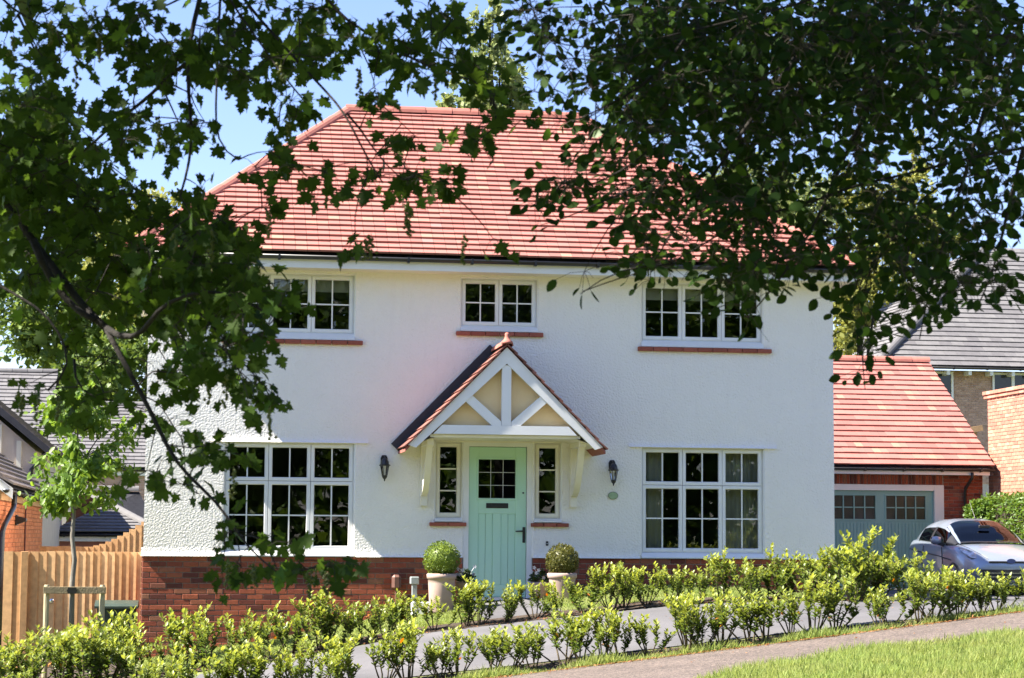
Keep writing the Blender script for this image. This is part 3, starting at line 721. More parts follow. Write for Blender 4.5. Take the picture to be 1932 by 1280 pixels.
# barge boards
wv = .165
for s in (-1, 1):
    xf = PCX+s*1.37
    zf = foot+.045
    pbeam([(PCX, apex-.02), (xf, zf), (xf-s*.11, zf-.035), (PCX, apex-.02-wv*1.38)], PY, PY+.06, 'barge_board')
pbeam([(PCX-1.02, 2.26), (PCX+1.0, 2.26), (PCX+.88, 2.385), (PCX-.90, 2.385)], PY+.012, PY+.10, 'tie_beam')
pbeam([(PCX-.065, 2.386), (PCX+.065, 2.386), (PCX+.065, 3.23), (PCX-.065, 3.23)], PY+.012, PY+.10, 'king_post')
for s in (-1, 1):
    pbeam([(PCX+s*.07, 2.386), (PCX+s*.20, 2.386), (PCX+s*.60, 2.74), (PCX+s*.51, 2.825), (PCX+s*.07, 2.44)], PY+.016, PY+.10, 'strut')
# flat ceiling and side plates
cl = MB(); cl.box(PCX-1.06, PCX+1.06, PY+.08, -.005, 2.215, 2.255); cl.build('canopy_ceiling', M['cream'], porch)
for s in (-1, 1):
    pb = MB(); xo = PCX+s*1.37
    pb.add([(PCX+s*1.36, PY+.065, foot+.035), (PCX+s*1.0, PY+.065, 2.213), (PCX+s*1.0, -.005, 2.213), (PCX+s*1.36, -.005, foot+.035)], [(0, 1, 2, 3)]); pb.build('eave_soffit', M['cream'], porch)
# door surround board
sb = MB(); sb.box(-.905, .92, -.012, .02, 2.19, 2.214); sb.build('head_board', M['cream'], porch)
# gallows brackets
for s, xb in ((-1, -1.075), (1, 1.09)):
    br = MB(); w = .05
    br.box(xb-w, xb+w, -.10, -.002, 1.27, 2.20, .008)
    br.box(xb-w, xb+w, -.80, -.101, 2.11, 2.212, .008)
    poly = [(-.101, 1.42), (-.101, 1.56)]; inn = []
    for k in range(9):
        t = k/8; y = -.101-(.62)*t; z = 1.42+.69*(t**1.9)
        inn.append((y, z))
    out = [(y, min(z+.14+.02*k/8, 2.109)) for k, (y, z) in enumerate(inn)]
    br.prism(inn+out[::-1], 'x', xb-w+.006, xb+w-.006)
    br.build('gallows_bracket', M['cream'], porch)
# tile slopes
for s in (-1, 1):
    run = 1.41; pp = math.atan2(apex-foot, run); L2 = math.hypot(run, apex-foot)
    n = 11; g = L2/n; th = .05
    und = MB(); und.prism([(PCX, apex-.005), (PCX+s*run, foot-.005), (PCX+s*run, foot-.045), (PCX, apex-.055)], 'y', PY+.02, -.003); und.build('roof_deck', M['ridge'], porch)
    vx, vz = -s*math.cos(pp), math.sin(pp); nx, nz = s*math.sin(pp), math.cos(pp)
    for r in range(n):
        k = 6; wd = (abs(PY)+.045)/k
        for c in range(k):
            if c > 0 and r % 2: pass
            ya = PY-.045+c*wd; v0 = r*g; v1 = v0+g+.05; t = .016
            m = MB(); V = []
            jl = rng.normal(0, .004); camb = .004
            for (vv, lift) in ((v0+jl, .022), (v1, .0)):
                for q in (ya+.002, ya+wd-.002):
                    for nn in (lift, lift+t):
                        V.append((PCX+s*run+vx*vv+nx*nn, q, foot+vz*vv+nz*nn))
            m.add(V, [(0, 1, 3, 2), (4, 6, 7, 5), (0, 2, 6, 4), (1, 5, 7, 3), (0, 4, 5, 1), (2, 3, 7, 6)]); m.build('porch_tile', M['porchtile'], porch)
    # lead upstand along the wall
    le = MB(); le.add([(PCX+s*run*q+nx*h, y, (foot if q else apex)+nz*h) for q in (1, 0) for h in (.0, .145) for y in (-.055, -.004)], [(0, 1, 3, 2), (4, 6, 7, 5), (0, 4, 5, 1), (2, 3, 7, 6), (0, 2, 6, 4), (1, 5, 7, 3)])
    le.build('lead_flashing', M['lead'], porch)
ridge_run(porch, (PCX, PY-.05, apex+.0), (PCX, -.06, apex+.0), .085, (0, 0, 1), .4, M['ridge'])
fn = MB(); fn.lathe((PCX+.0, PY+.0, apex+.03), [(.085, 0), (.078, .03), (.05, .055), (.036, .085), (.032, .11), (.034, .135), (.026, .15), (.008, .158)], 10); fn.build('finial', M['ridge'], porch, smooth=True)

# curtains and blinds
def curtain(x0, x1, y, z0, z1, label, n=7):
    mb = MB(); k = n*6
    pts = [(x0+(x1-x0)*i/k, y+.028*math.sin(i/6*2*math.pi)+.008*math.sin(i*1.7)) for i in range(k+1)]
    V = [(px, py, z) for z in (z0, z1) for px, py in pts]+[(px, py+.006, z) for z in (z0, z1) for px, py in pts]; K = k+1
    F = [(i, i+1, K+i+1, K+i) for i in range(k)]+[(2*K+i+1, 2*K+i, 3*K+i, 3*K+i+1) for i in range(k)]
    mb.add(V, F); tag(mb.build('curtain', M['curtain'], None, smooth=True), label, 'curtain', 'curtains in the ground floor windows')
curtain(2.10, 2.50, .30, .5, 2.16, 'beige curtain hanging at the left edge of the right ground floor window', 4)
curtain(3.34, 3.95, .30, .5, 2.16, 'beige curtain hanging at the right edge of the right ground floor window', 5)
def blind(x0, x1, z0, z1, label):
    mb = MB(); mb.box(x0, x1, .20, .205, z0+.02, z1); mb.tube([(x0, .2025, z0+.012), (x1, .2025, z0+.012)], .012, 6)
    tag(mb.build('roller_blind', M['curtain'], None), label, 'blind', 'rolled up window blinds')
blind(2.14, 3.89, 4.33, 4.55, 'rolled up pale blind behind the upper right window')
blind(-3.88, -2.13, 4.33, 4.55, 'rolled up pale blind behind the upper left window')

# ------------------------------------------------------------------ fixtures on and by the house
def lantern(x, z, label):
    t = thing('wall_lantern', label, 'lamp', (x, -.02, z), 'black carriage lanterns either side of the porch')
    b = MB(); b.prism([(x-.045, z+.03), (x+.045, z+.03), (x+.05, z+.12), (x+.03, z+.16), (x-.03, z+.16), (x-.05, z+.12)], 'y', -.02, -.001); b.tube([(x, -.02, z+.10), (x, -.06, z+.135), (x, -.11, z+.13), (x, -.125, z+.11)], .009, 6)
    b.build('back_plate', M['iron'], t)
    c = (x, -.125, z)
    h = MB(); h.lathe(c, [(.078, .005), (.082, .015), (.062, .03), (.058, .06), (.042, .095), (.012, .115), (.008, .135)], 8); h.build('cap', M['iron'], t)
    g = MB(); g.lathe(c, [(.056, .003), (.032, -.13)], 6); g.build('lamp_glass', M['lampglass'], t)
    f = MB()
    for k in range(6):
        a = 2*math.pi*k/6; f.tube([(x+.06*math.cos(a), c[1]+.06*math.sin(a), z+.004), (x+.035*math.cos(a), c[1]+.035*math.sin(a), z-.132)], .005, 4)
    f.lathe(c, [(.038, -.128), (.040, -.14), (.03, -.165), (.012, -.185), (.009, -.205), (.002, -.215)], 8); f.build('cage', M['iron'], t)
    s = MB(); s.tube([(x, c[1], z-.12), (x, c[1], z-.03)], .012, 6); s.build('bulb_holder', M['whiteplastic'], t)
lantern(-1.645, 1.83, 'black lantern on the white wall left of the porch')
lantern(1.665, 1.80, 'black lantern on the white wall right of the porch above green plaque')
t = thing('house_plaque', 'small oval green plaque on the white wall under the right lantern', 'plaque', (1.682, -.005, 1.448))
def oval(rx, rz, y0, y1, cx, cz, k=24): return MB().prism([(cx+rx*math.cos(2*math.pi*i/k), cz+rz*math.sin(2*math.pi*i/k)) for i in range(k)], 'y', y0, y1)
oval(.076, .057, -.014, -.001, 1.682, 1.448).build('rim', M['plaque_rim'], t); oval(.066, .047, -.018, -.0145, 1.682, 1.448).build('face', M['plaque'], t)
t = thing('doorbell', 'tiny black doorbell on the wall below the right sidelight', 'doorbell', (.718, -.005, .75))
MB().box(.70, .736, -.016, -.001, .72, .785, .006).build('body', M['iron'], t); MB().lathe((.718, -.018, .752), [(.009, -.005), (.009, .005)], 8).build('button', M['whiteplastic'], t)
t = thing('gas_meter_cover', 'rounded brown meter cover fixed to the brick plinth', 'meter box', (-1.456, 0, .05))
MB().box(-1.52, -1.39, -.14, -.012, .085, .30, .035).build('cover', M['brownplastic'], t); MB().tube([(-1.455, -.05, .086), (-1.455, -.05, -.3)], .016, 6).build('pipe', M['brownplastic'], t)
t = thing('marker_post', 'short grey topped white service post in front of the plinth', 'post', (-1.27, -.75, -.35))
MB().box(-1.305, -1.235, -.79, -.71, -.45, .18, .006).build('post', M['greyplastic'], t); MB().box(-1.33, -1.21, -.815, -.685, .18, .285, .01).build('cap', M['greyplastic'], t)
MB().box(-1.31, -1.05, -.84, -.68, -.42, -.06, .012).build('box', M['whiteplastic'], t)

# ------------------------------------------------------------------ leaf templates
LEAF_TV = [(0, 0, 0), (-.24, .33, .05), (0, .36, -.01), (.24, .33, .05), (-.2, .7, .03), (0, .7, -.02), (.2, .7, .03), (0, 1, -.05)]
LEAF_TF = [(0, 2, 1), (0, 3, 2), (1, 2, 5, 4), (2, 3, 6, 5), (4, 5, 7), (5, 6, 7)]
RND_TV = [(0, 0, 0), (-.26, .18, .03), (-.36, .48, .045), (-.26, .76, .03), (0, 1, -.05), (.26, .76, .03), (.36, .48, .045), (.26, .18, .03), (0, .5, -.015)]
RND_TF = [(0, 8, 2, 1), (2, 8, 4, 3), (4, 8, 6, 5), (6, 8, 0, 7)]
SMALL_TV = [(0, 0, 0), (-.3, .5, .06), (.3, .5, .06), (0, 1, 0)]
SMALL_TF = [(0, 2, 3, 1)]
def sphere_dirs(n):
    v = rng.normal(size=(n, 3)); return unit(v)

def box_ball(x, y, z, r, mat, label):
    zg = float(gz(x, y)); t = thing('potted_topiary', label, 'topiary', (x, y, zg), 'clipped box balls in pots by the door')
    zt = z-r+.05; ph = zt-zg
    p = MB(); p.lathe((x, y, zg), [(.155, 0), (.165, .02), (.185, ph*.75), (.19, ph-.075), (.205, ph-.07), (.208, ph-.01), (.19, ph), (.178, ph-.03), (.17, ph-.05)], 24)
    p.build('pot', M['terracotta'], t, smooth=True); MB().lathe((x, y, zt-.05), [(.17, 0), (.1, .02), (.01, .022)], 16).build('soil', M['soil'], t)
    MB().tube([(x, y, zt-.04), (x+.01, y, z)], .018, 6).build('stem', M['bark'], t)
    n = 2600; d = sphere_dirs(n); bump = 1+.05*np.sin(d[:, 0]*9+d[:, 2]*7)*np.sin(d[:, 1]*8)
    P = np.array((x, y, z))+d*(r*(.86+.14*rng.random((n, 1)))*bump[:, None])*np.array((1, 1, .98))
    T = unit(d+rng.normal(0, .7, (n, 3))); Rm = frames(T, unit(d+rng.normal(0, .6, (n, 3))))*(.028*(.7+.6*rng.random((n, 1, 1))))
    core = MB(); core.lathe((x, y, z), [(r*.82*math.cos(a), r*.82*math.sin(a)) for a in np.linspace(-1.5, 1.5, 9)], 14)
    me = inst_mesh('foliage', LEAF_TV, LEAF_TF, P, Rm, mat, extra=core); part('foliage', me, t, kind='stuff')
box_ball(-.915, -.95, .53, .245, L_BOX, 'bright green clipped box ball in a pale pot left of the green door')
box_ball(.775, -.95, .525, .225, L_BOX2, 'dull bronze-green clipped box ball in a pale pot right of the green door')
def flower_pot(x, y, ztop, label):
    zg = float(gz(x, y)); t = thing('flower_pot', label, 'plant pot', (x, y, zg), 'small pots of white flowers by the door')
    h = ztop-zg; MB().lathe((x, y, zg), [(.09, 0), (.125, h-.05), (.135, h-.045), (.137, h), (.118, h), (.112, h-.03)], 18).build('pot', M['terracotta'], t, smooth=True)
    n = 260; d = sphere_dirs(n); d[:, 2] = np.abs(d[:, 2])
    P = np.array((x, y, ztop))+d*(.14*rng.random((n, 1))**.4)*np.array((1, 1, 1.1))
    me = inst_mesh('foliage', LEAF_TV, LEAF_TF, P, frames(unit(d+rng.normal(0, .5, (n, 3))), unit(d+rng.normal(0, .5, (n, 3))+np.array((0, 0, .6))))*.055, L_DARK); part('foliage', me, t, kind='stuff')
    for k in range(6):
        a = rng.random()*6.28; q = (x+.13*math.cos(a), y-abs(.11*math.sin(a)), ztop+.05+.16*rng.random())
        m = MB(); m.tube([(x, y, ztop), q], .003, 4)
        for j in range(5):
            b = j*1.2566; m.add([(q[0], q[1]-.004, q[2]), (q[0]+.022*math.cos(b-.4), q[1]-.008, q[2]+.022*math.sin(b-.4)), (q[0]+.028*math.cos(b), q[1]-.006, q[2]+.028*math.sin(b)), (q[0]+.022*math.cos(b+.4), q[1]-.008, q[2]+.022*math.sin(b+.4))], [(0, 1, 2, 3)])
        m.build('flower', M['petal'], t)
flower_pot(-.56, -.75, .22, 'small pot with white flowers on the left of the green door')
flower_pot(.50, -.75, .22, 'small pot with white flowers on the right of the green door')

# ------------------------------------------------------------------ fences on the left
def fence(name, label, xs0, xs1, Y, ztop, zbot, bw, face=-1, rails=True, handle=None, slope=None, posts=()):
    t = thing(name, label, 'fence' if 'fence' in name else 'gate', ((xs0+xs1)/2, Y, zbot))
    n = round((xs1-xs0)/bw); w = (xs1-xs0)/n; sh = {}
    for i in range(n):
        x = xs0+i*w; zt = ztop(x+w/2) if callable(ztop) else ztop
        zt += rng.normal(0, .003); L = round(zt-zbot, 3)
        if L not in sh:
            b = MB(); b.add([(0, -.004, 0), (w+.012, -.022, 0), (w+.012, -.004, 0), (0, .002, 0), (0, -.004, L), (w+.012, -.022, L), (w+.012, -.004, L), (0, .002, L)], [(0, 1, 2, 3), (7, 6, 5, 4), (0, 4, 5, 1), (1, 5, 6, 2), (2, 6, 7, 3), (3, 7, 4, 0)])
            sh[L] = b.mesh('board', M['softwood'])
        part('board', sh[L], t, Matrix.Translation((x, Y, zbot)))
    for zf in (.15, .5, .85):
        if callable(ztop): break
        MB().box(xs0, xs1, Y+.004, Y+.045, zbot+(ztop-zbot)*zf-.04, zbot+(ztop-zbot)*zf+.04).build('rail', M['softwood'], t)
    for px in posts: MB().box(px-.05, px+.05, Y-.075, Y-.024, zbot, (ztop(px) if callable(ztop) else ztop)+.0, .004).build('post', M['softwood'], t)
    if handle:
        m = MB(); m.lathe((0, 0, 0), [(.03, 0), (.034, .006), (.02, .014), (.004, .016)], 12)
        h = m.mesh('handle', M['chrome']); part('handle', h, t, Matrix.Translation((handle[0], Y-.024, handle[1])) @ Matrix.Rotation(R(90), 4, 'X'))
    return t
fence('garden_gate', 'orange close boarded side gate with round metal handle', -7.02, -6.30, 1.5, .585, -1.2, .12, handle=(-6.22-.1, -.13), posts=(-6.72,))
fence('garden_fence', 'orange featheredge fence joining the gate to the white house', -6.28, -5.03, 1.5, .585, -1.2, .105)
fence('garden_fence', 'orange featheredge fence rising behind the gate towards the house', -6.95, -5.0, 8.0, lambda x: .62+.55*max(0, (x+6.05)/1.05)**1.35, -1.2, .105)
# wheelie bin
t = thing('wheelie_bin', 'dark green wheelie bin by the fence behind the laurels', 'bin', (-5.36, .55, -1.0))
b = MB(); b.prism([(-5.56, -1.0), (-5.16, -1.0), (-5.09, -.2), (-5.63, -.2)], 'y', .3, .85); b.build('body', M['bin'], t)
l = MB(); l.prism([(.24, -.195), (.9, -.195), (.9, -.16), (.62, -.09), (.3, -.13), (.24, -.165)], 'x', -5.66, -5.06); l.box(-5.66, -5.06, .9, .96, -.15, -.10, .01); l.build('lid', M['bin'], t)
for sx in (-5.52, -5.2): MB().tube([(sx-.03, .9, -.9), (sx+.03, .9, -.9)], .1, 12).build('wheel', M['black'], t)

# ------------------------------------------------------------------ neighbouring buildings
def quad_frame(a, b, d):
    """roof plane: a,b bottom edge left to right, d a point up the slope above a"""
    a, b, d = (np.array(q, float) for q in (a, b, d)); u = (b-a); W = np.linalg.norm(u); u /= W
    v = d-a; v -= u*(v@u); L = np.linalg.norm(v); v /= L
    return a, u, v, np.cross(u, v), W, L
def roof_plane(parent, a, b, ta, tb, rows, w, mat, max_obj=0, t=.03, halves=False, name='roof_tile'):
    """tiled quad: bottom a-b, top ta-tb (top edge parallel to the bottom)"""
    O, u, v, n, W, L = quad_frame(a, b, ta); l1 = (np.array(ta, float)-O)@u; r1 = (np.array(tb, float)-O)@u
    MB().add([tuple(np.array(q, float)-n*.03) for q in (a, b, tb, ta)], [(0, 1, 2, 3)]).build('roof_deck', M['lead'], parent)
    tile_roof(parent, O, u, v, n, rows, L/rows, lambda s: l1*s/L, lambda s: W+(r1-W)*s/L, w, mat, max_obj, halves, t, name)
def far_window(parent, x0, x1, z0, z1, Y, cols=2):
    w = MB(); f = .07
    w.ring(x0, x1, z0, z1, [(0, Y), (0, Y-.02), (f, Y-.02), (f, Y+.05)]); W = w.build('window', M['white'], parent)
    for k in range(1, cols):
        x = x0+(x1-x0)*k/cols; MB().box(x-.05, x+.05, Y-.015, Y+.05, z0+f, z1-f).build('mullion', M['white'], W)
    for k in range(cols):
        xa = x0+f+(x1-x0-2*f)*k/cols; xb = x0+f+(x1-x0-2*f)*(k+1)/cols
        MB().box(xa+.04*(k > 0), xb-.04*(k < cols-1), Y+.02, Y+.03, z0+f, z1-f).build('pane', M['fglass'], W)
M['fglass'] = noise_mat('far_dark_glass', (.02, .024, .028), (.03, .034, .038), 3, .05)
def downpipe(parent, pts, r=.034, mat=None):
    m = MB(); m.tube(pts, r, 8); P = m.build('downpipe', mat or M['black'], parent, smooth=True); return P

# garage on the right
gar = thing('garage', 'red brick garage with red tiled roof and grey green door right of the white house', 'garage', (9.9, 13, -.25))
GX0, GX1 = 7.6, 12.32
GY = 13.0; GB = -.25
core = MB()
core.box(GX0, 8.86, GY+.012, 17.5, GB, 2.3); core.box(11.45, GX1, GY+.012, 17.5, GB, 2.3); core.box(8.86, 11.45, GY+.012, 17.5, 1.985, 2.3)
core.add([(8.86, 17.0, GB), (11.45, 17.0, GB), (11.45, 17.0, 2.3), (8.86, 17.0, 2.3)], [(0, 1, 2, 3)])
core.prism([(GY+.1, 2.3), (20.2, 2.3), (16.55, 4.80)], 'x', GX0, GX1-.02)
gw = core.build('wall', M['mortar'], gar)
brick_wall(gw, (11.45, GY+.012, 0), (1, 0, 0), (0, -1, 0), GX1-11.45, GB, 2.28, M['brick'], 300)
brick_wall(gw, (8.0, GY+.012, 0), (1, 0, 0), (0, -1, 0), .86, GB, 2.28, M['brick'], 0)
shared = MB().box(-.032, .032, 0, .05, -.10, .10, .004).mesh('soldier_brick', M['brick'])
for i in range(34):
    part('soldier_brick', shared, gw, Matrix.Translation((8.90+.0755*i, GY, 2.105)))
fr = MB(); fr.box(8.80, 8.92, GY-.03, GY+.08, GB, 1.995, .004); fr.box(11.235, 11.445, GY-.03, GY+.08, GB, 1.995, .004); fr.box(8.921, 11.234, GY-.03, GY+.08, 1.87, 1.995, .004)
fr.build('door_frame', M['white'], gar)
gd = MB(); gy = GY+.04
gd.box(8.925, 11.23, gy, gy+.05, GB+.02, 1.26); gd.box(8.925, 11.23, gy, gy+.05, 1.765, 1.868)
gb = [8.925, 9.02, 9.955, 10.19, 11.055, 11.23]
for k in (0, 2, 4): gd.box(gb[k], gb[k+1], gy, gy+.05, 1.2605, 1.7645)
GD = gd.build('garage_door', M['gdoor'], gar)
for (a, b) in ((9.02, 9.955), (10.19, 11.055)):
    MB().ring(a-.03, b+.03, 1.232, 1.793, [(0, gy), (0, gy-.012), (.03, gy-.012), (.036, gy+.01)]).build('light_frame', M['gdoor'], GD)
    for k in range(1, 4):
        x = a+(b-a)*k/4; MB().box(x-.012, x+.012, gy-.008, gy+.02, 1.263, 1.762).build('glazing_bar', M['gdoor'], GD)
    MB().box(a+.004, b-.004, gy-.006, gy+.018, 1.50, 1.524).build('glazing_bar', M['gdoor'], GD)
    for k in range(4):
        for j in range(2):
            MB().box(a+(b-a)*k/4+.012, a+(b-a)*(k+1)/4-.012, gy+.02, gy+.026, 1.27+j*.25, 1.50+j*.25).build('pane', M['gpane'] if 'gpane' in M else M.setdefault('gpane', noise_mat('brown_obscure_glass', (.045, .035, .032), (.07, .055, .05), 4, .15)), GD)
nb_ = 30
sh = MB().box(.0, .058, -.012, .0, 0, 1.20-GB-.06, .004).mesh('door_rib', M['gdoor'])
for i in range(nb_): part('door_rib', sh, GD, Matrix.Translation((8.95+i*(2.26/nb_), gy, GB+.05)))
E2Y, E2Z = 12.58, 2.37
groof = part('roof', MB().add([(GX0, E2Y, E2Z-.02), (12.40, E2Y, E2Z-.02), (12.40, 16.55, 4.88), (GX0, 16.55, 4.88)], [(0, 1, 2, 3)]).mesh('roof', M['lead']), gar)
roof_plane(groof, (GX0, E2Y, E2Z), (12.42, E2Y, E2Z), (GX0, 16.55, 4.90), (12.42, 16.55, 4.90), 20, .33, M['tile'], 240, halves=True)
roof_plane(groof, (12.42, 20.5, E2Z), (GX0, 20.5, E2Z), (12.42, 16.55, 4.90), (GX0, 16.55, 4.90), 20, .33, M['tile'], 0)
ridge_run(groof, (GX0, 16.55, 4.91), (12.43, 16.55, 4.91), .125, (0, 0, 1), .45, M['ridge'])
vg = MB(); vg.prism([(E2Y+.02, E2Z-.03), (16.55, 4.87), (16.55, 4.72), (E2Y+.02, E2Z-.17)], 'x', 12.36, 12.40); vg.build('bargeboard', M['lead'], groof)
fa = MB(); fa.box(GX0, 12.34, E2Y+.05, E2Y+.075, 2.205, 2.34); fa.build('fascia', M['white'], gar)
MB().box(GX0, 12.34, E2Y+.075, GY-.0, 2.21, 2.222).build('soffit', M['white'], gar)
gutter(gar, (GX0, E2Y, E2Z-.04), (12.42, E2Y, E2Z-.04), (0, -1, 0), .055)
downpipe(gar, [(11.93, E2Y, 2.26), (11.93, E2Y, 2.16), (11.92, E2Y+.1, 2.08), (11.90, GY-.09, 1.93), (11.90, GY-.06, 1.85), (11.90, GY-.06, GB)])

# tall pale brick wall at the far right
rwall = thing('brick_wall', 'tall sunlit pale red brick wall at the right edge beyond the garage', 'wall', (12.6, 11, -.3))
bk = MB().box(12.56, 12.85, 7.0, 13.25, -.3, 3.86).build('wall_core', M['mortar_pale'], rwall)
brick_wall(rwall, (12.56, 7.0, 0), (0, 1, 0), (-1, 0, 0), 6.25, .9, 3.86, M['brick_pale'], 300, vis=lambda s, z: s > 3.6)
sh = MB().box(-.11, .22, .004, .216, 0, .075, .006).mesh('coping_brick', M['brick_pale'])
sh2 = MB().box(-.12, .24, .004, .216, 0, .075, .006).mesh('coping_brick', M['brick_pale'])
for i in range(29):
    part('coping_brick', sh, rwall, Matrix.Translation((12.62, 7.0+i*.22, 3.862))); part('coping_brick', sh2, rwall, Matrix.Translation((12.60, 7.0+i*.22, 3.942)))
# fence behind the garage
t = thing('boundary_fence', 'pale timber fence top seen between the garage roof and the brick wall', 'fence', (14.6, 21, 0))
sh = MB().box(0, .10, -.02, 0, 0, 3.55).mesh('board', M['softwood'])
for i in range(16): part('board', sh, t, Matrix.Translation((13.6+i*.105, 21.0, -.3+.02*i)))
MB().beam((13.5, 20.95, 3.32), (15.4, 20.95, 3.66), .10, .14).build('rail', M['softwood'], t)
# clipped hedge beside the car
def leaf_volume(name, boxes, n, size, mat, parent, tv=LEAF_TV, tf=LEAF_TF, up=.5, core=True):
    P = []; D = []
    for (x0, x1, y0, y1, z0, z1) in boxes:
        m = n//len(boxes); q = rng.random((m, 3)); A_ = np.array([(y1-y0)*(z1-z0), (y1-y0)*(z1-z0), (x1-x0)*(z1-z0), (x1-x0)*(z1-z0), (x1-x0)*(y1-y0)]); f = rng.choice(5, m, p=A_/A_.sum()); d = np.zeros((m, 3))
        for ax, sgn, idx in ((0, -1, 0), (0, 1, 1), (1, -1, 2), (1, 1, 3), (2, 1, 4)):
            k = f == idx; q[k, ax] = (0 if sgn < 0 else 1)+sgn*(-.12*rng.random(k.sum())+.04); d[k, ax] = sgn
        P.append(np.array((x0, y0, z0))+q*np.array((x1-x0, y1-y0, z1-z0))+.04*np.sin(q*17)); D.append(d)
    P = np.concatenate(P); D = np.concatenate(D); m = len(P)
    Rm = frames(unit(D+rng.normal(0, .7, (m, 3))), unit(D+rng.normal(0, .6, (m, 3))+np.array((0, 0, up))))*(size*(.7+.6*rng.random((m, 1, 1))))
    ex = MB()
    if core:
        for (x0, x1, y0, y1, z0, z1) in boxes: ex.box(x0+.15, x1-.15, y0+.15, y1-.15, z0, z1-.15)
    if core: ex.build('shade_core', M['soil'], parent)  # solid dark block, stands in for the shaded gaps between the leaves
    return part(name, inst_mesh(name, tv, tf, P, Rm, mat), parent, kind='stuff')
t = thing('garden_hedge', 'clipped green hedge between the silver car and the pale brick wall', 'hedge', (12.2, 11.5, -.2))
leaf_volume('foliage', [(11.98, 12.5, 7.5, 12.35, -.2, 1.74), (11.78, 12.35, 11.95, 12.5, -.2, 1.60)], 24000, .085, L_HEDGE, t)
MB().tube([(12.2, 11, -.25), (12.2, 11, 1.2)], .04, 6).build('stem', M['bark'], t)

# grey roofed house on the right
rh = thing('brick_house', 'pinkish brick house with large grey hipped roof beyond the garage', 'house', (24, 35, 0))
def Wp(x, y, Y): return tuple(at_Y(x, y, Y))
A = Wp(1655, 689, 34.0); Bx = A[0]+14; zE = A[2]; T1 = Wp(1862, 470, 39.5)
Bq = (Bx, 34.0, zE); T2 = (Bx, 39.5, T1[2])
roof_plane(rh, A, Bq, T1, T2, 26, .40, M['slate'], 300)
D0 = (A[0], 46.5, zE-.6)
hipn = [(D0), A, T1]
Dd = (A[0]-.0, 52.0, zE); Tt = (T1[0], 46.0, T1[2])
roof_plane(rh, Dd, A, Tt, T1, 26, .40, M['slate'], 0)
hm = MB(); half_round(hm, np.array(A)+np.array((0, 0, .03)), np.array(T1)+np.array((0, 0, .03)), .16, (-.5, -.5, 1)); hm.build('hip_capping', M['slate'], rh)
wl_ = MB(); wl_.box(A[0]+.5, Bx, 34.55, 45, -1.5, zE-.08); RW = wl_.build('wall', M['mortar_pale'], rh)
brick_wall(RW, (A[0]+.5, 34.55, 0), (1, 0, 0), (0, -1, 0), 8.5, 2.6, zE-.1, M['brick_far'], 300, vis=lambda s, z: s > 1.2 and z > 4)
gutter(rh, (A[0]-.1, 33.95, zE-.02), (Bx, 33.95, zE-.02), (0, -1, 0), .07, brk=1.1)
for i in range(9): MB().box(A[0]+1.6+i*.72, A[0]+1.70+i*.72, 34.05, 34.5, zE-.26, zE-.12).build('rafter_end', M['white'], rh)
w1 = Wp(1770, 700, 34.5); w2 = Wp(1799, 758, 34.5); w3 = Wp(1872, 702, 34.5); w4 = Wp(1990, 772, 34.5)
far_window(rh, w1[0]-.6, w2[0], w2[2]-.1, w1[2]-.02, 34.5, 1); far_window(rh, w3[0], w4[0], w4[2], w3[2]-.02, 34.5, 3)
for px in (1755, 1832):
    q = at_Y(px, 638, 35.55); MB().add([(q[0]-.22, q[1]-.12, q[2]-.06), (q[0]+.22, q[1]-.12, q[2]-.06), (q[0]+.26, q[1]+.1, q[2]+.14), (q[0]-.2, q[1]+.1, q[2]+.14), (q[0]-.22, q[1]-.16, q[2]+.02), (q[0]+.22, q[1]-.16, q[2]+.02)], [(0, 1, 5, 4), (4, 5, 2, 3), (0, 4, 3), (1, 2, 5)]).build('roof_vent', M['lead'], rh)

# grey roofed houses far left
def gable_house(name, label, X0, X1, Y0, Y1, zb, ze, zr, wallmat, roofmat, rows, w=.4, hip=False, ov=.25):
    t = thing(name, label, 'house', ((X0+X1)/2, (Y0+Y1)/2, zb)); ym = (Y0+Y1)/2
    wm = MB(); wm.box(X0, X1, Y0, Y1, zb, ze)
    if not hip: wm.prism([(Y0, ze), (Y1, ze), (ym, zr-.12)], 'x', X0, X1)
    Wd = wm.build('wall', wallmat, t)
    hx = (Y1-Y0)/2 if hip else 0
    sl = (zr-ze)/(ym-Y0+ov)
    roof_plane(t, (X0-ov, Y0-ov, ze), (X1+ov, Y0-ov, ze), (X0-ov+hx, ym, zr), (X1+ov-hx, ym, zr), rows, w, roofmat, 0)
    roof_plane(t, (X1+ov, Y1+ov, ze), (X0-ov, Y1+ov, ze), (X1+ov-hx, ym, zr), (X0-ov+hx, ym, zr), rows, w, roofmat, 0)
    if hip:
        roof_plane(t, (X1+ov, Y0-ov, ze), (X1+ov, Y1+ov, ze), (X1+ov-hx, ym, zr), (X1+ov-hx, ym+.01, zr), rows, w, roofmat, 0)
        hm = MB(); half_round(hm, (X1+ov, Y0-ov, ze+.02), (X1+ov-hx, ym, zr+.02), .12, (.4, -.4, 1)); hm.build('hip_capping', roofmat, t)
    ridge_run(t, (X0-ov+hx, ym, zr+.01), (X1+ov-hx, ym, zr+.01), .13, (0, 0, 1), .5, roofmat)
    MB().box(X0-ov+.05, X1+ov-.05, Y0-ov+.06, Y0-ov+.09, ze-.22, ze-.05).build('fascia', M['white'], t)
    gutter(t, (X0-ov, Y0-ov, ze-.03), (X1+ov, Y0-ov, ze-.03), (0, -1, 0), .07, brk=3)
    return t
def px_at(x, y, Y): q = at_Y(x, y, Y); return q[0], q[2]
hx1, _ = px_at(88, 750, 40); _, hz = px_at(40, 703, 44); _, he = px_at(40, 818, 40)
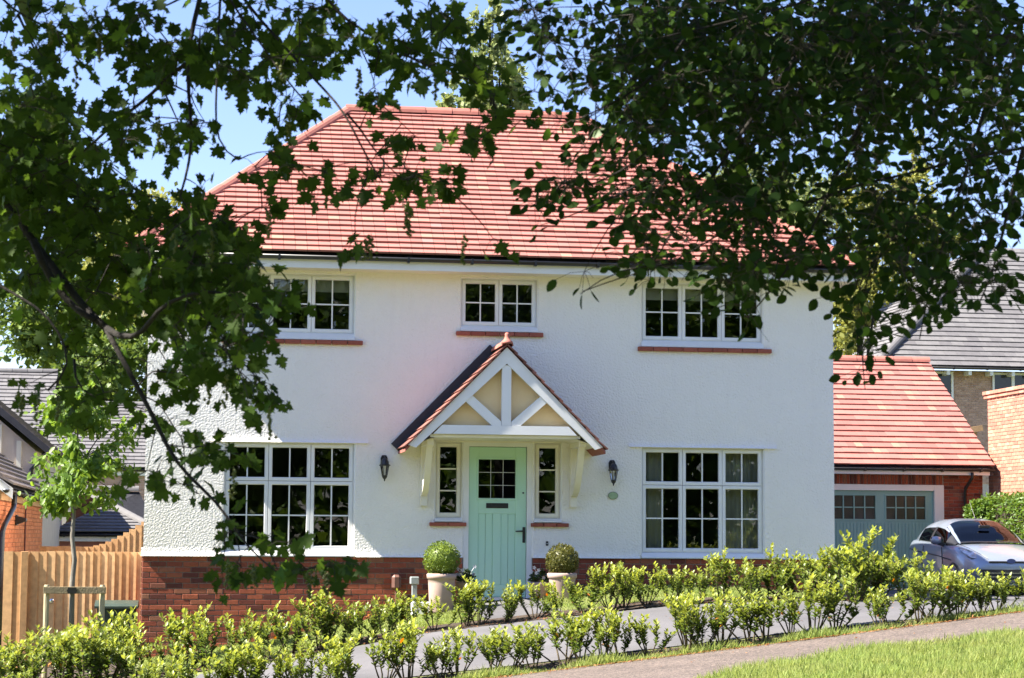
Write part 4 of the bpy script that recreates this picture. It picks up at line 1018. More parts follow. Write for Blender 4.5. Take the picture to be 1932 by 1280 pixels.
gable_house('house', 'grey tiled house roof furthest left above the cream gable', hx1-9, hx1, 40, 48, -1.8, he, hz, M['brick_far'], M['slate'], 16, ov=.1)
hx0, _ = px_at(97, 800, 38); hx1, _ = px_at(330, 800, 38); _, hz = px_at(200, 765, 42); _, he = px_at(200, 884, 38)
hb = gable_house('house', 'grey tiled pink brick house beyond the young tree', hx0, hx1, 38, 46, -1.8, he, hz, M['mortar_pale'], M['slate'], 18, ov=.2)
brick_wall(hb, (hx0, 38.0, 0), (1, 0, 0), (0, -1, 0), hx1-hx0, 1.6, he-.25, M['brick_far'], 300)
q0, _ = px_at(234, 900, 37.9); downpipe(hb, [(q0, 37.9, he-.1), (q0, 37.9, -1.6)], .05)
hx0, _ = px_at(105, 1000, 26); hx1, _ = px_at(292, 1000, 26); _, hz = px_at(190, 926, 28.4); _, he = px_at(200, 1006, 26)
gable_house('small_garage', 'low grey hipped garage behind the side fence', hx0, hx1, 26.2, 30.6, -1.8, he, hz, M['brick_pale'], M['slate'], 14, hip=True, ov=.15)

# orange brick garage at the left edge
lg = thing('neighbour_garage', 'orange brick garage with brown grey tiled roof at the left edge', 'garage', (-9, 9, -1.4))
LX = -7.36; LY0, LY1 = 4.1, 14.6; LZ = 1.58
wl2 = MB(); wl2.box(-12.5, LX, LY0, LY1, -1.5, LZ-.05); wl2.prism([(-12.5, LZ-.05), (LX, LZ-.05), (-9.93, 3.55)], 'y', LY0, LY1); LW = wl2.build('wall', M['mortar_orange'] if 'mortar_orange' in M else M.setdefault('mortar_orange', noise_mat('orange_mortar', (.36, .15, .08), (.42, .19, .10), 20, .95)), lg)
brick_wall(LW, (LX, LY0, 0), (0, 1, 0), (1, 0, 0), LY1-LY0, .45, LZ-.22, M['brick_orange'], 300)
brick_wall(LW, (-9.4, LY0, 0), (1, 0, 0), (0, -1, 0), 9.4+LX, -.9, LZ-.2, M['brick_orange'], 120)
roof_plane(lg, (LX+.22, LY0-.15, LZ), (LX+.22, LY1+.15, LZ), (-9.93, LY0-.15, 3.72), (-9.93, LY1+.15, 3.72), 16, .33, M['slate_brown'], 300, t=.035, halves=True)
roof_plane(lg, (-12.7, LY1+.15, LZ), (-12.7, LY0-.15, LZ), (-9.93, LY1+.15, 3.72), (-9.93, LY0-.15, 3.72), 16, .33, M['slate_brown'], 0)
MB().box(LX+.03, LX+.055, LY0+.0, LY1+.05, LZ-.21, LZ-.05).build('fascia', M['softwood'], lg)
bb = MB(); bb.prism([(LX+.24, LZ-.03), (LX+.24, LZ-.20), (-9.93, 3.48), (-9.93, 3.68)], 'y', LY0-.13, LY0-.1); bb.build('bargeboard', M['white'], lg)
gutter(lg, (LX+.14, LY0-.15, LZ-.05), (LX+.14, LY1+.1, LZ-.05), (1, 0, 0), .055, brk=.9)
downpipe(lg, [(LX+.14, 5.6, LZ-.1), (LX+.14, 5.6, LZ-.24), (LX+.14, 5.5, LZ-.32), (LX+.10, 4.35, LZ-.60), (LX+.08, 4.18, LZ-.72), (LX+.08, 4.16, -1.4)], .045)
fl = thing('floodlight', 'small black wall light high on the orange brick garage', 'light', (LX+.1, 7.6, 1.0))
MB().box(LX+.015, LX+.05, 7.5, 7.75, .98, 1.16, .008).build('back_plate', M['iron'], fl); MB().prism([(LX+.05, 1.14), (LX+.2, 1.10), (LX+.2, 1.06), (LX+.05, 1.0)], 'y', 7.5, 7.75).build('lamp_head', M['iron'], fl)
MB().box(LX+.014, LX+.03, 9.7, 9.85, .35, LZ-.25).build('brick_recess', M['brick'], lg)
# cream gable house behind it
ch = thing('cream_house', 'cream rendered gable with dark verge behind the orange garage', 'house', (-11.5, 18, -1.5))
vx, vz = px_at(4, 783, 16.5); ex, ez = px_at(80, 846, 16.5)
sl = (vz-ez)/(ex-vx); rx = ex-2.6; rz = ez+2.6*sl
MB().prism([(rx-2.6, -1.6), (ex-.15, -1.6), (ex-.15, ez-.05), (rx, rz-.1), (rx-2.6, ez)], 'y', 16.6, 27).build('wall', M['brick_cream'] if 'brick_cream' in M else M.setdefault('brick_cream', noise_mat('cream_render', (.62, .52, .42), (.70, .60, .49), 3, .9, .2, 40)), ch)
for k in range(5):
    x = ex-.5-.42*k; MB().box(x-.05, x+.05, 16.55, 16.6, .8, ez+(ex-x)*sl-.25).build('panel_batten', M['cream'], ch)
roof_plane(ch, (ex+.15, 16.35, ez-.03), (ex+.15, 27, ez-.03), (rx, 16.35, rz+.1), (rx, 27, rz+.1), 16, .35, M['slate_brown'], 0)
vb = MB(); vb.prism([(ex+.16, ez-.16), (ex+.16, ez+.01), (rx, rz+.14), (rx, rz-.04)], 'y', 16.28, 16.35); vb.build('verge', M['lead'], ch)
ridge_run(ch, (rx, 16.3, rz+.12), (rx, 27, rz+.12), .13, (0, 0, 1), .45, M['ridge'])
downpipe(ch, [(ex+.05, 16.5, ez-.1), (ex-.05, 16.5, ez-.3), (ex-.22, 16.52, ez-.45), (ex-.22, 16.52, -1)], .045)

# ------------------------------------------------------------------ young staked tree
yt = thing('young_tree', 'slender young tree tied between two stakes by the side gate', 'tree', (-5.89, -1.5, float(gz(-5.89, -1.5))))
z0 = float(gz(-5.89, -1.5))
MB().tube([(-5.87, -1.5, z0-.05), (-5.885, -1.5, .2), (-5.86, -1.5, .5), (-5.90, -1.5, .8), (-5.88, -1.48, 1.3), (-5.86, -1.5, 1.9), (-5.87, -1.5, 2.7)], [.04, .034, .032, .029, .022, .014, .005], 8).build('trunk', M['youngbark'], yt, smooth=True)
tw = MB(); nodesY = []
for k in range(46):
    zz = 1.15+1.5*rng.random(); a = rng.random()*6.28; L = (.30+.36*rng.random())*(1.25-.5*abs(zz-1.7))
    e = (-5.87+L*math.cos(a), -1.5+L*math.sin(a), zz+L*(.35 if rng.random() < .6 else -.1)); nodesY.append(((-5.87, -1.5, zz), e)); tw.tube([(-5.87, -1.5, zz), ((-5.87+e[0])/2, (-1.5+e[1])/2, zz+L*.22), e], [.008, .006, .002], 4)
tw.tube([(-5.86, -1.5, 1.7), (-5.6, -1.55, 2.1), (-5.15, -1.5, 2.45)], [.010, .007, .003], 4); nodesY.append(((-5.6, -1.5, 2.1), (-5.08, -1.5, 2.42))); nodesY.append(((-5.5, -1.5, 2.0), (-5.15, -1.5, 2.2)))
tw.build('branches', M['twig'], yt, kind='stuff')
n = 3100; P = np.zeros((n, 3))
for i in range(n):
    a, e = nodesY[rng.integers(len(nodesY))]; s = .3+.75*rng.random(); P[i] = np.array(a)+(np.array(e)-np.array(a))*s+rng.normal(0, .055, 3)
T = unit(rng.normal(0, .6, (n, 3))+np.array((0, 0, -.75))); N_ = unit(rng.normal(0, .7, (n, 3))+np.array((-.2, -.5, .55)))
part('leaves', inst_mesh('leaves', LEAF_TV, LEAF_TF, P, frames(T, N_)*(.105*(.7+.6*rng.random((n, 1, 1)))), L_YOUNG), yt, kind='stuff')
sk = thing('tree_stake', 'two round timber stakes with crossbar holding the young tree', 'tree stake', (-5.85, -1.5, -.9))
for x in (-6.21, -5.49): MB().lathe((x, -1.5, -1.1), [(.036, 0), (.036, 1.255), (.028, 1.275)], 10).build('stake', M['palewood'], sk)
MB().box(-6.25, -5.44, -1.575, -1.538, .06, .15, .004).build('crossbar', M['railwood'], sk)
MB().box(-5.935, -5.825, -1.59, -1.577, .06, .145).tube([(-5.93, -1.58, .10), (-5.925, -1.46, .10), (-5.84, -1.46, .10), (-5.83, -1.58, .10)], .018, 5).build('tie', M['black'], sk)

# ------------------------------------------------------------------ silver car
def build_car(loc, yaw):
    t = thing('parked_car', 'silver three door hatchback parked nose out in front of the garage', 'car', loc)
    CM = Matrix.Translation(loc) @ Matrix.Rotation(yaw, 4, 'Z')   # local: x forward, y left, z up
    SIL = M.setdefault('carpaint', noise_mat('silver_car_paint', (.33, .385, .46), (.36, .415, .49), 30, .34, metal=.5, coat=1.0))
    TRIM = M.setdefault('cartrim', noise_mat('black_car_trim', (.012, .012, .013), (.02, .02, .022), 10, .45))
    CG = M.setdefault('carglass', glass_mat('car_glass', (.30, .34, .33), 1.6))
    st = [  # s, zb, hwb, hwm, zm, hsh, zsh, ztop
        (0.0, .36, .40, .56, .47, .46, .58, .61), (.05, .24, .58, .70, .46, .60, .64, .68), (.20, .17, .72, .80, .48, .72, .73, .78), (.50, .16, .79, .85, .54, .79, .82, .88),
        (.90, .16, .80, .86, .56, .82, .90, .965), (1.25, .18, .80, .86, .58, .82, .93, .99), (2.0, .18, .80, .862, .60, .82, .965, 1.0), (2.8, .18, .80, .862, .62, .82, 1.01, 1.03),
        (3.4, .20, .78, .855, .65, .80, 1.05, 1.06), (3.78, .25, .70, .81, .68, .74, 1.05, 1.06), (3.92, .36, .58, .72, .68, .62, .96, 1.0)]
    rows = []
    for s, zb, hb, hm, zm, hs, zs, zt in st:
        h = [(0, zb), (hb*.75, zb), (hb, zb+.05), (hm-.01, (zb+zm)/2+.03), (hm, zm), (hm-.012, zm+.55*(zs-zm)), (hs, zs), (hs*.78, zs+(zt-zs)*.75), (hs*.4, zt), (0, zt)]
        full = h+[(-y, z) for y, z in h[-2:0:-1]]; rows.append([(2.0-s, y, z) for y, z in full])
    k = len(rows[0]); V = [p for r in rows for p in r]; F = [(i*k+j, i*k+(j+1) % k, (i+1)*k+(j+1) % k, (i+1)*k+j) for i in range(len(rows)-1) for j in range(k)]
    F += [tuple(range(k))[::-1], tuple((len(rows)-1)*k+j for j in range(k))]
    mb = MB(); mb.add(V, F); body = mb.build('body', SIL, t, CM, smooth=True)
    sd = body.modifiers.new('sub', 'SUBSURF'); sd.levels = sd.render_levels = 2
    zr_s = [1.02, 1.12, 1.35, 1.62, 1.9, 2.3, 2.9, 3.3, 3.6, 3.82, 3.9]; zr_z = [.985, 1.03, 1.17, 1.31, 1.415, 1.465, 1.455, 1.40, 1.28, 1.12, 1.04]
    def G(s, th, off=0.0):
        zr = np.interp(s, zr_s, zr_z); zb_ = np.interp(s, [1, 2, 3.9], [.93, .95, 1.0])
        hb = np.interp(s, [1.0, 1.5, 3.2, 3.9], [.70, .79, .79, .62])
        c, sn = max(math.cos(th), 0), math.sin(th)
        h = zr-zb_; z = zb_+h*(sn**.62 if sn > 0 else 0)
        y = hb*(c**.42)*(1-.26*max(0, z-.98)/.46)
        n = np.array((0, c, sn*.9)); n /= np.linalg.norm(n)
        return np.array((2.0-s, y, z))+n*off
    ns, nt = 44, 16
    def patch(s0, s1, t0, t1, off, name, mat, sgn=(1,), fn=None, smooth=True, n1=20, n2=10, par=None):
        m = MB()
        for sg in sgn:
            V = []
            for i in range(n1+1):
                for j in range(n2+1):
                    a, b = i/n1, j/n2
                    ta, tb = (t0(a) if callable(t0) else t0), (t1(a) if callable(t1) else t1)
                    q = G(s0+(s1-s0)*a, ta+(tb-ta)*b, off); V.append((q[0], sg*q[1], q[2]))
            Fp = [(i*(n2+1)+j, i*(n2+1)+j+1, (i+1)*(n2+1)+j+1, (i+1)*(n2+1)+j) for i in range(n1) for j in range(n2)]
            m.add(V, Fp)
        return m.build(name, mat, par or t, CM, smooth=smooth)
    H = math.pi/2
    SG = M.setdefault('carsideglass', glass_mat('dark_side_glass', (.10, .115, .115), 1.6))
    # cabin shell split around the glass: roof, pillars
    roofm = MB()
    def grid(s0, s1, t0, t1, sg, n1=16, n2=10, off=0):
        V = []
        for i in range(n1+1):
            for j in range(n2+1):
                a, b = i/n1, j/n2; ta = t0(a) if callable(t0) else t0; tb = t1(a) if callable(t1) else t1
                q = G(s0+(s1-s0)*a, ta+(tb-ta)*b, off); V.append((q[0], sg*q[1], q[2]))
        roofm.add(V, [(i*(n2+1)+j, i*(n2+1)+j+1, (i+1)*(n2+1)+j+1, (i+1)*(n2+1)+j) for i in range(n1) for j in range(n2)])
    for sg in (1, -1):
        grid(1.92, 3.45, .62, H, sg); grid(3.45, 3.9, 0, H, sg, 8); grid(1.03, 1.95, .66, .86, sg, 12, 4)   # roof, tail, A pillar
        grid(1.6, 3.5, .51, .64, sg, 16, 2)
        grid(3.15, 3.5, 0, .62, sg, 4, 6)
    roofm.build('cabin_roof', SIL, t, CM, smooth=True)
    patch(1.045, 1.925, .84, H, .004, 'windscreen', CG, (1, -1))
    patch(1.12, 3.17, .05, lambda a: .66-.14*min(1, a*3), .002, 'side_window', SG, (1,)); patch(1.12, 3.17, .05, lambda a: .66-.14*min(1, a*3), .002, 'side_window', SG, (-1,))
    patch(2.32, 2.44, .04, .53, .008, 'door_pillar', TRIM, (1, -1), n1=2)
    patch(1.05, 1.42, .0, .64, .008, 'mirror_quarter', TRIM, (1, -1), n1=6)
    patch(1.03, 1.075, .80, H, .010, 'windscreen_seal', TRIM, (1, -1), n1=2)
    patch(3.55, 3.8, .95, H, .012, 'rear_window', M['fglass'], (1, -1))
    inn = MB()
    inn.box(-1.5, .75, -.70, .70, .5, .93); 
    for y in (-.36, .36): inn.box(-.55, -.40, y-.22, y+.22, .8, 1.22, .05); inn.box(-.53, -.44, y-.1, y+.1, 1.23, 1.38, .03); inn.box(-1.5, -1.38, y-.26, y+.26, .8, 1.2, .05)
    inn.build('seats', TRIM, t, CM)
    # lamps, grille, badge, bumper openings
    for sg in (1, -1):
        hl = MB(); pts = [(.16, .55, .665), (.20, .70, .70), (.42, .795, .80), (.62, .80, .865), (.50, .74, .875), (.30, .60, .80)]
        hl.add([(2.0-s+.03, sg*(y+.022), z+.022) for s, y, z in pts]+[(2.0-s-.05, sg*(y-.06), z-.02) for s, y, z in pts], [(0, 1, 2, 3, 4, 5), (0, 1, 7, 6), (1, 2, 8, 7), (2, 3, 9, 8), (3, 4, 10, 9), (4, 5, 11, 10), (5, 0, 6, 11)])
        hl.build('headlight', M.setdefault('lamp', noise_mat('clear_lamp', (.10, .11, .13), (.92, .94, .97), 9, .06, metal=.2, coat=1)), t, CM)
        mm = MB(); mm.lathe((0, 0, 0), [(.01, -.09), (.06, -.075), (.075, 0), (.065, .06), (.01, .085)], 12)
        for i, p in enumerate(mm.v): mm.v[i] = (.45+p[0]*.9, sg*(.93+p[2]*1.15), 1.03+p[1]*1.1)
        mir = mm.build('door_mirror', SIL, t, CM, smooth=True)
        a = MB(); a.beam((.47, sg*.78, .94), (.46, sg*.92, .985), .05, .06); a.box(.385, .40, sg*.93-.08, sg*.93+.08, .97, 1.09); a.build('mirror_arm', TRIM, mir, CM)
        for xw in (1.22, -1.28):
            w = MB(); w.lathe((0, 0, 0), [(.02, -.09), (.24, -.095), (.29, -.07), (.295, .07), (.24, .095), (.02, .09)], 24); w.v = [(xw+x, sg*(.755)+z, .295+y) for x, y, z in w.v]
            wo = w.build('wheel', TRIM, t, CM, smooth=False)
            r = MB(); r.lathe((0, 0, 0), [(.02, 0), (.2, .0), (.215, .02), (.21, .03)], 20); r.v = [(xw+x, sg*(.845)+z*sg, .295+y) for x, y, z in r.v]; r.build('rim', M['chrome'], wo, CM)
            ar = MB(); k = 14
            ar.add([(xw+rr*math.cos(math.pi*i/k), sg*(.858+o), .27+rr*math.sin(math.pi*i/k)) for rr, o in ((.305, .002), (.35, .0)) for i in range(k+1)], [(i, i+1, k+2+i, k+1+i) for i in range(k)]); ar.build('wheel_arch', TRIM, t, CM)
        dl = MB(); dl.tube([(.62, sg*.864, .30), (.62, sg*.868, .60), (.50, sg*.845, .90)], .007, 4); dl.tube([(-.62, sg*.864, .32), (-.66, sg*.868, .62), (-.62, sg*.845, .93)], .007, 4); dl.tube([(1.1, sg*.86, .66), (.3, sg*.872, .74), (-.7, sg*.872, .80), (-1.5, sg*.85, .86)], .010, 4); dl.build('door_seam', TRIM, t, CM)
        hh = MB(); hh.tube([(-.42, sg*.865, .80), (-.5, sg*.885, .805), (-.58, sg*.885, .81), (-.64, sg*.865, .812)], .014, 6); hh.build('door_handle', SIL, t, CM)
    g = MB(); g.box(1.93, 2.012, -.42, .42, .625, .655, .008); g.build('grille_slot', TRIM, t, CM)
    g = MB(); g.prism([(-.48, .30), (.48, .30), (.60, .50), (-.60, .50)], 'x', 1.9, 2.008); g.build('grille', TRIM, t, CM)
    for i in range(2): MB().box(2.009, 2.016, -.5, .5, .36+i*.07, .368+i*.07).build('grille_bar', M['chrome'], t, CM)
    b = MB(); b.v = [(2.018, .085*math.cos(a), .655+.045*math.sin(a)) for a in np.linspace(0, 6.283, 20)[:-1]]+[(2.0, .085*math.cos(a), .655+.045*math.sin(a)) for a in np.linspace(0, 6.283, 20)[:-1]]; b.f = [tuple(range(19))]+[(i, (i+1) % 19, 19+(i+1) % 19, 19+i) for i in range(19)]; b.build('badge', M.setdefault('badgeblue', noise_mat('dark_blue_badge', (.02, .035, .12), (.03, .05, .15), 8, .3)), t, CM)
    l = MB(); l.box(1.85, 1.985, -.66, .66, .20, .235, .01); l.build('bumper_lip', M['greyplastic'], t, CM)
    for sg in (1, -1): MB().tube([(.98, sg*.70, .965), (1.2, sg*.69, .945), (1.5, sg*.62, .885), (1.8, sg*.50, .775), (1.93, sg*.42, .70)], .006, 4).build('bonnet_seam', TRIM, t, CM)
    bn = MB(); bn.tube([(.99, .0, .985), (.7, .62, .955)], .006, 4); bn.tube([(1.0, -.1, .985), (.85, -.62, .965)], .006, 4); bn.build('wiper', TRIM, t, CM)
    an = MB(); an.tube([(.03, .0, 1.455), (-.30, .0, 1.80)], [.006, .003], 5); an.lathe((.03, 0, 1.45), [(.02, 0), (.014, .02)], 8); an.build('aerial', TRIM, t, CM)
    rv = MB(); rv.box(.52, .56, -.11, .11, 1.27, 1.33, .01); rv.build('rear_view_mirror', TRIM, t, CM)
    return t
_c = at_Y(1868, 1075, 7.5)
build_car((_c[0]+.52, 9.6, -.20), R(-92.0))

# ------------------------------------------------------------------ laurel hedges
def make_shrub_mesh(seed, h, leggy):
    g = np.random.default_rng(seed); stems = MB(); P = []; T = []; N_ = []; S = []; A = []
    ns = g.integers(5, 10)
    for i in range(ns):
        a = g.random()*6.28; r = .04+.26*g.random()**.8; hh = h*(.55+.5*g.random())*(1-.5*r)
        base = np.array((.03*math.cos(a), .03*math.sin(a), -.03)); tip = np.array((r*math.cos(a), r*math.sin(a), hh)); mid = (base+tip)/2+np.array((.3*r*math.cos(a), .3*r*math.sin(a), 0))+g.normal(0, .015, 3)
        c = [base, base+(mid-base)*.5+g.normal(0, .008, 3), mid, (mid+tip)/2+g.normal(0, .012, 3), tip]
        stems.tube(c, [.009, .008, .006, .004, .002], 5)
        cc = np.array(c)
        side = [(cc, .0)]
        for b in range(g.integers(2, 5)):
            s = .35+.5*g.random(); p0 = np.array([np.interp(s*4, range(5), cc[:, q]) for q in range(3)]); bb = g.random()*6.28; L = (.08+.13*g.random())
            p1 = p0+np.array((math.cos(bb)*L*.75, math.sin(bb)*L*.75, L*.9)); stems.tube([p0, (p0+p1)/2+np.array((0, 0, -.01)), p1], [.004, .003, .0015], 4); side.append((np.array([p0, (p0*3+p1)/4, (p0+p1)/2, (p0+3*p1)/4, p1]), .3))
        for cc_, s0 in side:
            L = np.linalg.norm(cc_[-1]-cc_[0]); n = int(L/.0185)+5
            st0 = (.36 if leggy else .16) if s0 == 0 else 0
            for q in range(n):
                s = st0+(1-st0)*((q+g.random()*.6)/n); s = min(s, 1); p = np.array([np.interp(s*4, range(5), cc_[:, w]) for w in range(3)])
                az = q*2.4+g.normal(0, .4); up = .35+.75*s+g.normal(0, .2)
                if s > .92: up += .6
                d = np.array((math.cos(az), math.sin(az), up)); d /= np.linalg.norm(d)
                P.append(p); T.append(d); N_.append(np.array((-math.cos(az)*.7, -math.sin(az)*.7, 1))+g.normal(0, .35, 3)); S.append((.042+.032*g.random())*(1 if s < .9 else .85))
                zrel = p[2]/h; A.append(np.clip((zrel-.30)*1.35*g.uniform(.3, 1.25)+(.35 if s > .8 else 0)*g.random(), 0, 1))
    P = np.array(P); T = np.array(T); N_ = np.array(N_); S = np.array(S)
    leaves = inst_mesh('leaves', [(x*1.0, y, z) for x, y, z in LEAF_TV], LEAF_TF, P, frames(unit(T), unit(N_))*S[:, None, None], L_LAU, age=np.array(A))
    k = g.choice(len(P), 3, replace=False)
    oj = inst_mesh('old_leaf', LEAF_TV, LEAF_TF, P[k]*np.array((1, 1, .7)), frames(unit(T[k]), unit(N_[k]))*S[k][:, None, None], L_LAU_O)
    return leaves, stems.mesh('stems', M['stem'], True), oj
SHRUB = [make_shrub_mesh(100+i, 1.0*(.60 if i < 10 else .56), i >= 10) for i in range(20)]
ORD = ['first', 'second', 'third', 'fourth', 'fifth', 'sixth', 'seventh', 'eighth', 'ninth', 'tenth', 'eleventh', 'twelfth']
def shrub(x, y, sc, var, label, group, sink=0.0):
    z = float(gz(x, y)); t = thing('laurel_shrub', label, 'shrub', (x, y, z-sink), group)
    mm = Matrix.Translation((x, y, z-sink)) @ Matrix.Rotation(rng.random()*6.28, 4, 'Z') @ Matrix.Diagonal((sc*(.9+.25*rng.random()), sc*(.9+.25*rng.random()), sc, 1))
    lv, sm, oj = SHRUB[var]
    part('leaves', lv, t, mm, kind='stuff'); part('stems', sm, t, mm, kind='stuff')
    if rng.random() < .45: part('old_leaf', oj, t, mm, kind='stuff')
def row_labels(xs, row, marks):
    """describe each bush from the nearest landmark"""
    out = [None]*len(xs)
    for i, x in enumerate(xs):
        mname, mx = min(marks, key=lambda m: abs(m[1]-x)); side = 'right' if x >= mx else 'left'
        same = sorted([q for q in xs if (min(marks, key=lambda m: abs(m[1]-q))[0] == mname) and ((q >= mx) == (x >= mx))], key=lambda q: abs(q-mx))
        k = same.index(x); out[i] = f"laurel in the {row} hedge row, {ORD[min(k, 11)]} one {side} of the {mname}"
    return out
MARKS_B = [('left house corner', -5.0), ('brown meter cover', -1.5), ('green front door', .0), ('right ground floor window', 3.0), ('right house corner', 5.0)]
bx = np.arange(-6.9, 5.3, .315); bx = bx+rng.normal(0, .06, len(bx))
bx = np.sort(bx)
lb = row_labels(list(bx), 'rear', MARKS_B)
for i, x in enumerate(bx):
    y = -3.02+rng.normal(0, .13); sc = .94+.42*rng.random()
    if 3.2 < x: sc *= 1.02
    if 3.9 < x: sc *= 1.2
    if 4.75 < x: continue
    if x < -5: sc *= 1.12
    if -1.5 < x < 1.3: sc *= .86
    shrub(x, y, sc, int(rng.integers(0, 10 if x < -1.8 or x > 2 else 20)), lb[i], 'laurels of the rear hedge row')
# front row, landmarks are what stands behind each bush as the photograph shows it
fx = np.arange(-4.7, 6.8, .275); fx = np.sort(fx+rng.normal(0, .07, len(fx)))
MARKS_F = [('left ground floor window', -3.9), ('left box ball', -1.5), ('green door', -.8), ('right ground floor window', 1.3), ('right house corner', 2.6), ('silver car', 4.7)]
lf = row_labels(list(fx), 'front', MARKS_F)
for i, x in enumerate(fx):
    y = np.interp(x, [-5, 0, 3, 7], [-6.75, -6.80, -6.75, -6.5])+rng.normal(0, .11); sc = .86+.46*rng.random()
    shrub(x, y, sc, int(rng.integers(7, 20)), lf[i], 'laurels of the front hedge row')
# thicker group at the left round the stakes and one at the house corner
for i, (x, y, sc, lab) in enumerate([(-6.75, -2.4, 1.25, 'tall laurel in front of the side gate at the left edge'), (-6.35, -2.25, 1.5, 'laurel just left of the left tree stake'), (-5.95, -2.35, 1.45, 'laurel between the two tree stakes'),
        (-5.35, -2.3, 1.75, 'laurel just right of the right tree stake'), (-5.05, -2.55, 1.6, 'tall laurel before the wheelie bin and the house corner'), (-5.62, -2.65, 1.55, 'tall laurel in front of the right tree stake'), (-7.0, -3.4, 1.1, 'lowest laurel at the far left below the side gate'), (-6.5, -3.6, .9, 'small laurel low down in front of the left tree stake'),
        (4.15, -3.5, 1.35, 'tallest laurel before the garage door beside the white house corner'), (4.5, -3.1, 1.35, 'tall laurel left of the silver car, standing before the garage door'), (4.85, -3.5, 1.2, 'bushy laurel just left of the flank of the silver car')]):
    shrub(x, y, sc, int(rng.integers(0, 10)), lab, 'laurels beside the hedge rows')

# ------------------------------------------------------------------ grass
def grass(name, fn, n, hmin, hmax, label, w=.006):
    P = fn(n); n = len(P); Z = gz(P[:, 0], P[:, 1]); pos = np.stack([P[:, 0], P[:, 1], Z-.005], 1)
    h = hmin+(hmax-hmin)*rng.random(n)**1.5
    clump = .45+1.1*(.5+.5*np.sin(P[:, 0]*5.1+np.sin(P[:, 1]*3.7)*2)*np.sin(P[:, 1]*6.3)); h = h*clump
    T = unit(rng.normal(0, .38, (n, 3))+np.array((0.05, 0, 1))); N_ = unit(rng.normal(0, 1, (n, 3))+np.array((0, -.6, .2)))
    Fm = frames(T, N_); Fm = Fm*np.stack([np.full(n, w)*(.7+.6*rng.random(n)), h, h], 1)[:, None, :]
    tv = [(-1, 0, 0), (1, 0, 0), (.8, .55, .06), (-.8, .55, .06), (0, 1, .28)]; tf = [(0, 1, 2, 3), (3, 2, 4)]
    o = part(name, inst_mesh(name, tv, tf, pos, Fm, L_GRASS), None, kind='stuff'); o['label'] = label; o['category'] = 'grass'
    return o
def edge_y(x): return np.interp(x, [-1, .4, 1.3, 2.0, 3.1, 4.4, 9], [-11.1, -10.4, -9.55, -9.1, -9.1, -9.2, -9.0])
def bank(n):
    y = -8.6-7.2*rng.random(n)**1.2; x = -1.5+7*rng.random(n); P = np.stack([x, y], 1)
    ang = (P[:, 0]-CP[0])/(P[:, 1]-CP[1]); k = (P[:, 1] < edge_y(P[:, 0])-.22-.25*ss(2, 4, P[:, 0])+rng.normal(0, .12, n)) & (ang > .24) & (ang < .435)
    k &= (np.sin(x*2.3+np.sin(y*1.9)*1.5)+np.sin(y*3.1+x)*.7+rng.normal(0, .8, n) > -1.3-np.clip((edge_y(x)-y)*1.2, 0, 3))
    return P[k]
grass('grass_bank', bank, 240000, .035, .11, 'sunlit rough grass bank at the lower right beside the path', .0042)
def verge(n):
    x = -4+11*rng.random(n); base = np.interp(x, [-4, -.7, 1.7, 3.6, 5.2, 9], [-7.40, -7.26, -7.22, -7.07, -6.87, -6.6])
    y = base-.06+np.abs(rng.normal(0, .16, n)); P = np.stack([x, y], 1)
    return P[np.sin(x*3.1)+np.sin(x*7.7+1)*.6+rng.normal(0, .7, n) > -.9]
grass('verge_grass', verge, 15000, .03, .13, 'fringe of grass and weeds along the footpath under the front laurels', .005)
def litter(name, fn, n, mat, label, cat, s0=.012, s1=.04):
    P = fn(n); n = len(P); pos = np.stack([P[:, 0], P[:, 1], gz(P[:, 0], P[:, 1])+.022], 1)
    T = unit(rng.normal(0, 1, (n, 3))*np.array((1, 1, .15))); N_ = unit(rng.normal(0, .3, (n, 3))+np.array((0, 0, 1)))
    o = part(name, inst_mesh(name, LEAF_TV, LEAF_TF, pos, frames(T, N_)*(s0+(s1-s0)*rng.random((n, 1, 1))), mat), None, kind='stuff'); o['label'] = label; o['category'] = cat
L_LITTER = leaf_mat('dry_leaf_litter', (.20, .085, .03), (.34, .17, .07), .2, rough=.8)
def edge_litter(n):
    x = -4+11*rng.random(n); b = np.interp(x, [-4, -.7, 1.7, 3.6, 5.2, 9], [-7.46, -7.32, -7.27, -7.12, -6.92, -6.62]); return np.stack([x, b-np.abs(rng.normal(0, .05, n))-.02], 1)
def bed_litter(n):
    x = -7+12*rng.random(n); return np.stack([x, np.where(rng.random(n) < .6, -3.0+rng.normal(0, .2, n), -6.8+rng.normal(0, .12, n))], 1)
def loose(n):
    x = -3+9*rng.random(n); return np.stack([x, np.where(rng.random(n) < .5, -3.6-2.8*rng.random(n), -7.3-1.2*rng.random(n))], 1)
litter('leaf_litter', edge_litter, 2200, L_LITTER, 'orange brown leaf litter along the hedge side of the footpath', 'leaf litter')
litter('leaf_litter', bed_litter, 2600, L_LITTER, 'brown leaf litter on the soil under the laurels', 'leaf litter')
litter('leaf_litter', loose, 160, L_LITTER, 'few loose dry leaves scattered on the drive and footpath', 'leaf litter')
def lawn(n):
    x = -5+10.2*rng.random(n); y = -2.55+2.45*rng.random(n); return np.stack([x, y], 1)[np.abs(x) > .5]
grass('lawn', lambda n: lawn(n), 70000, .02, .05, 'narrow lawn strip between the rear laurels and the house', .005)

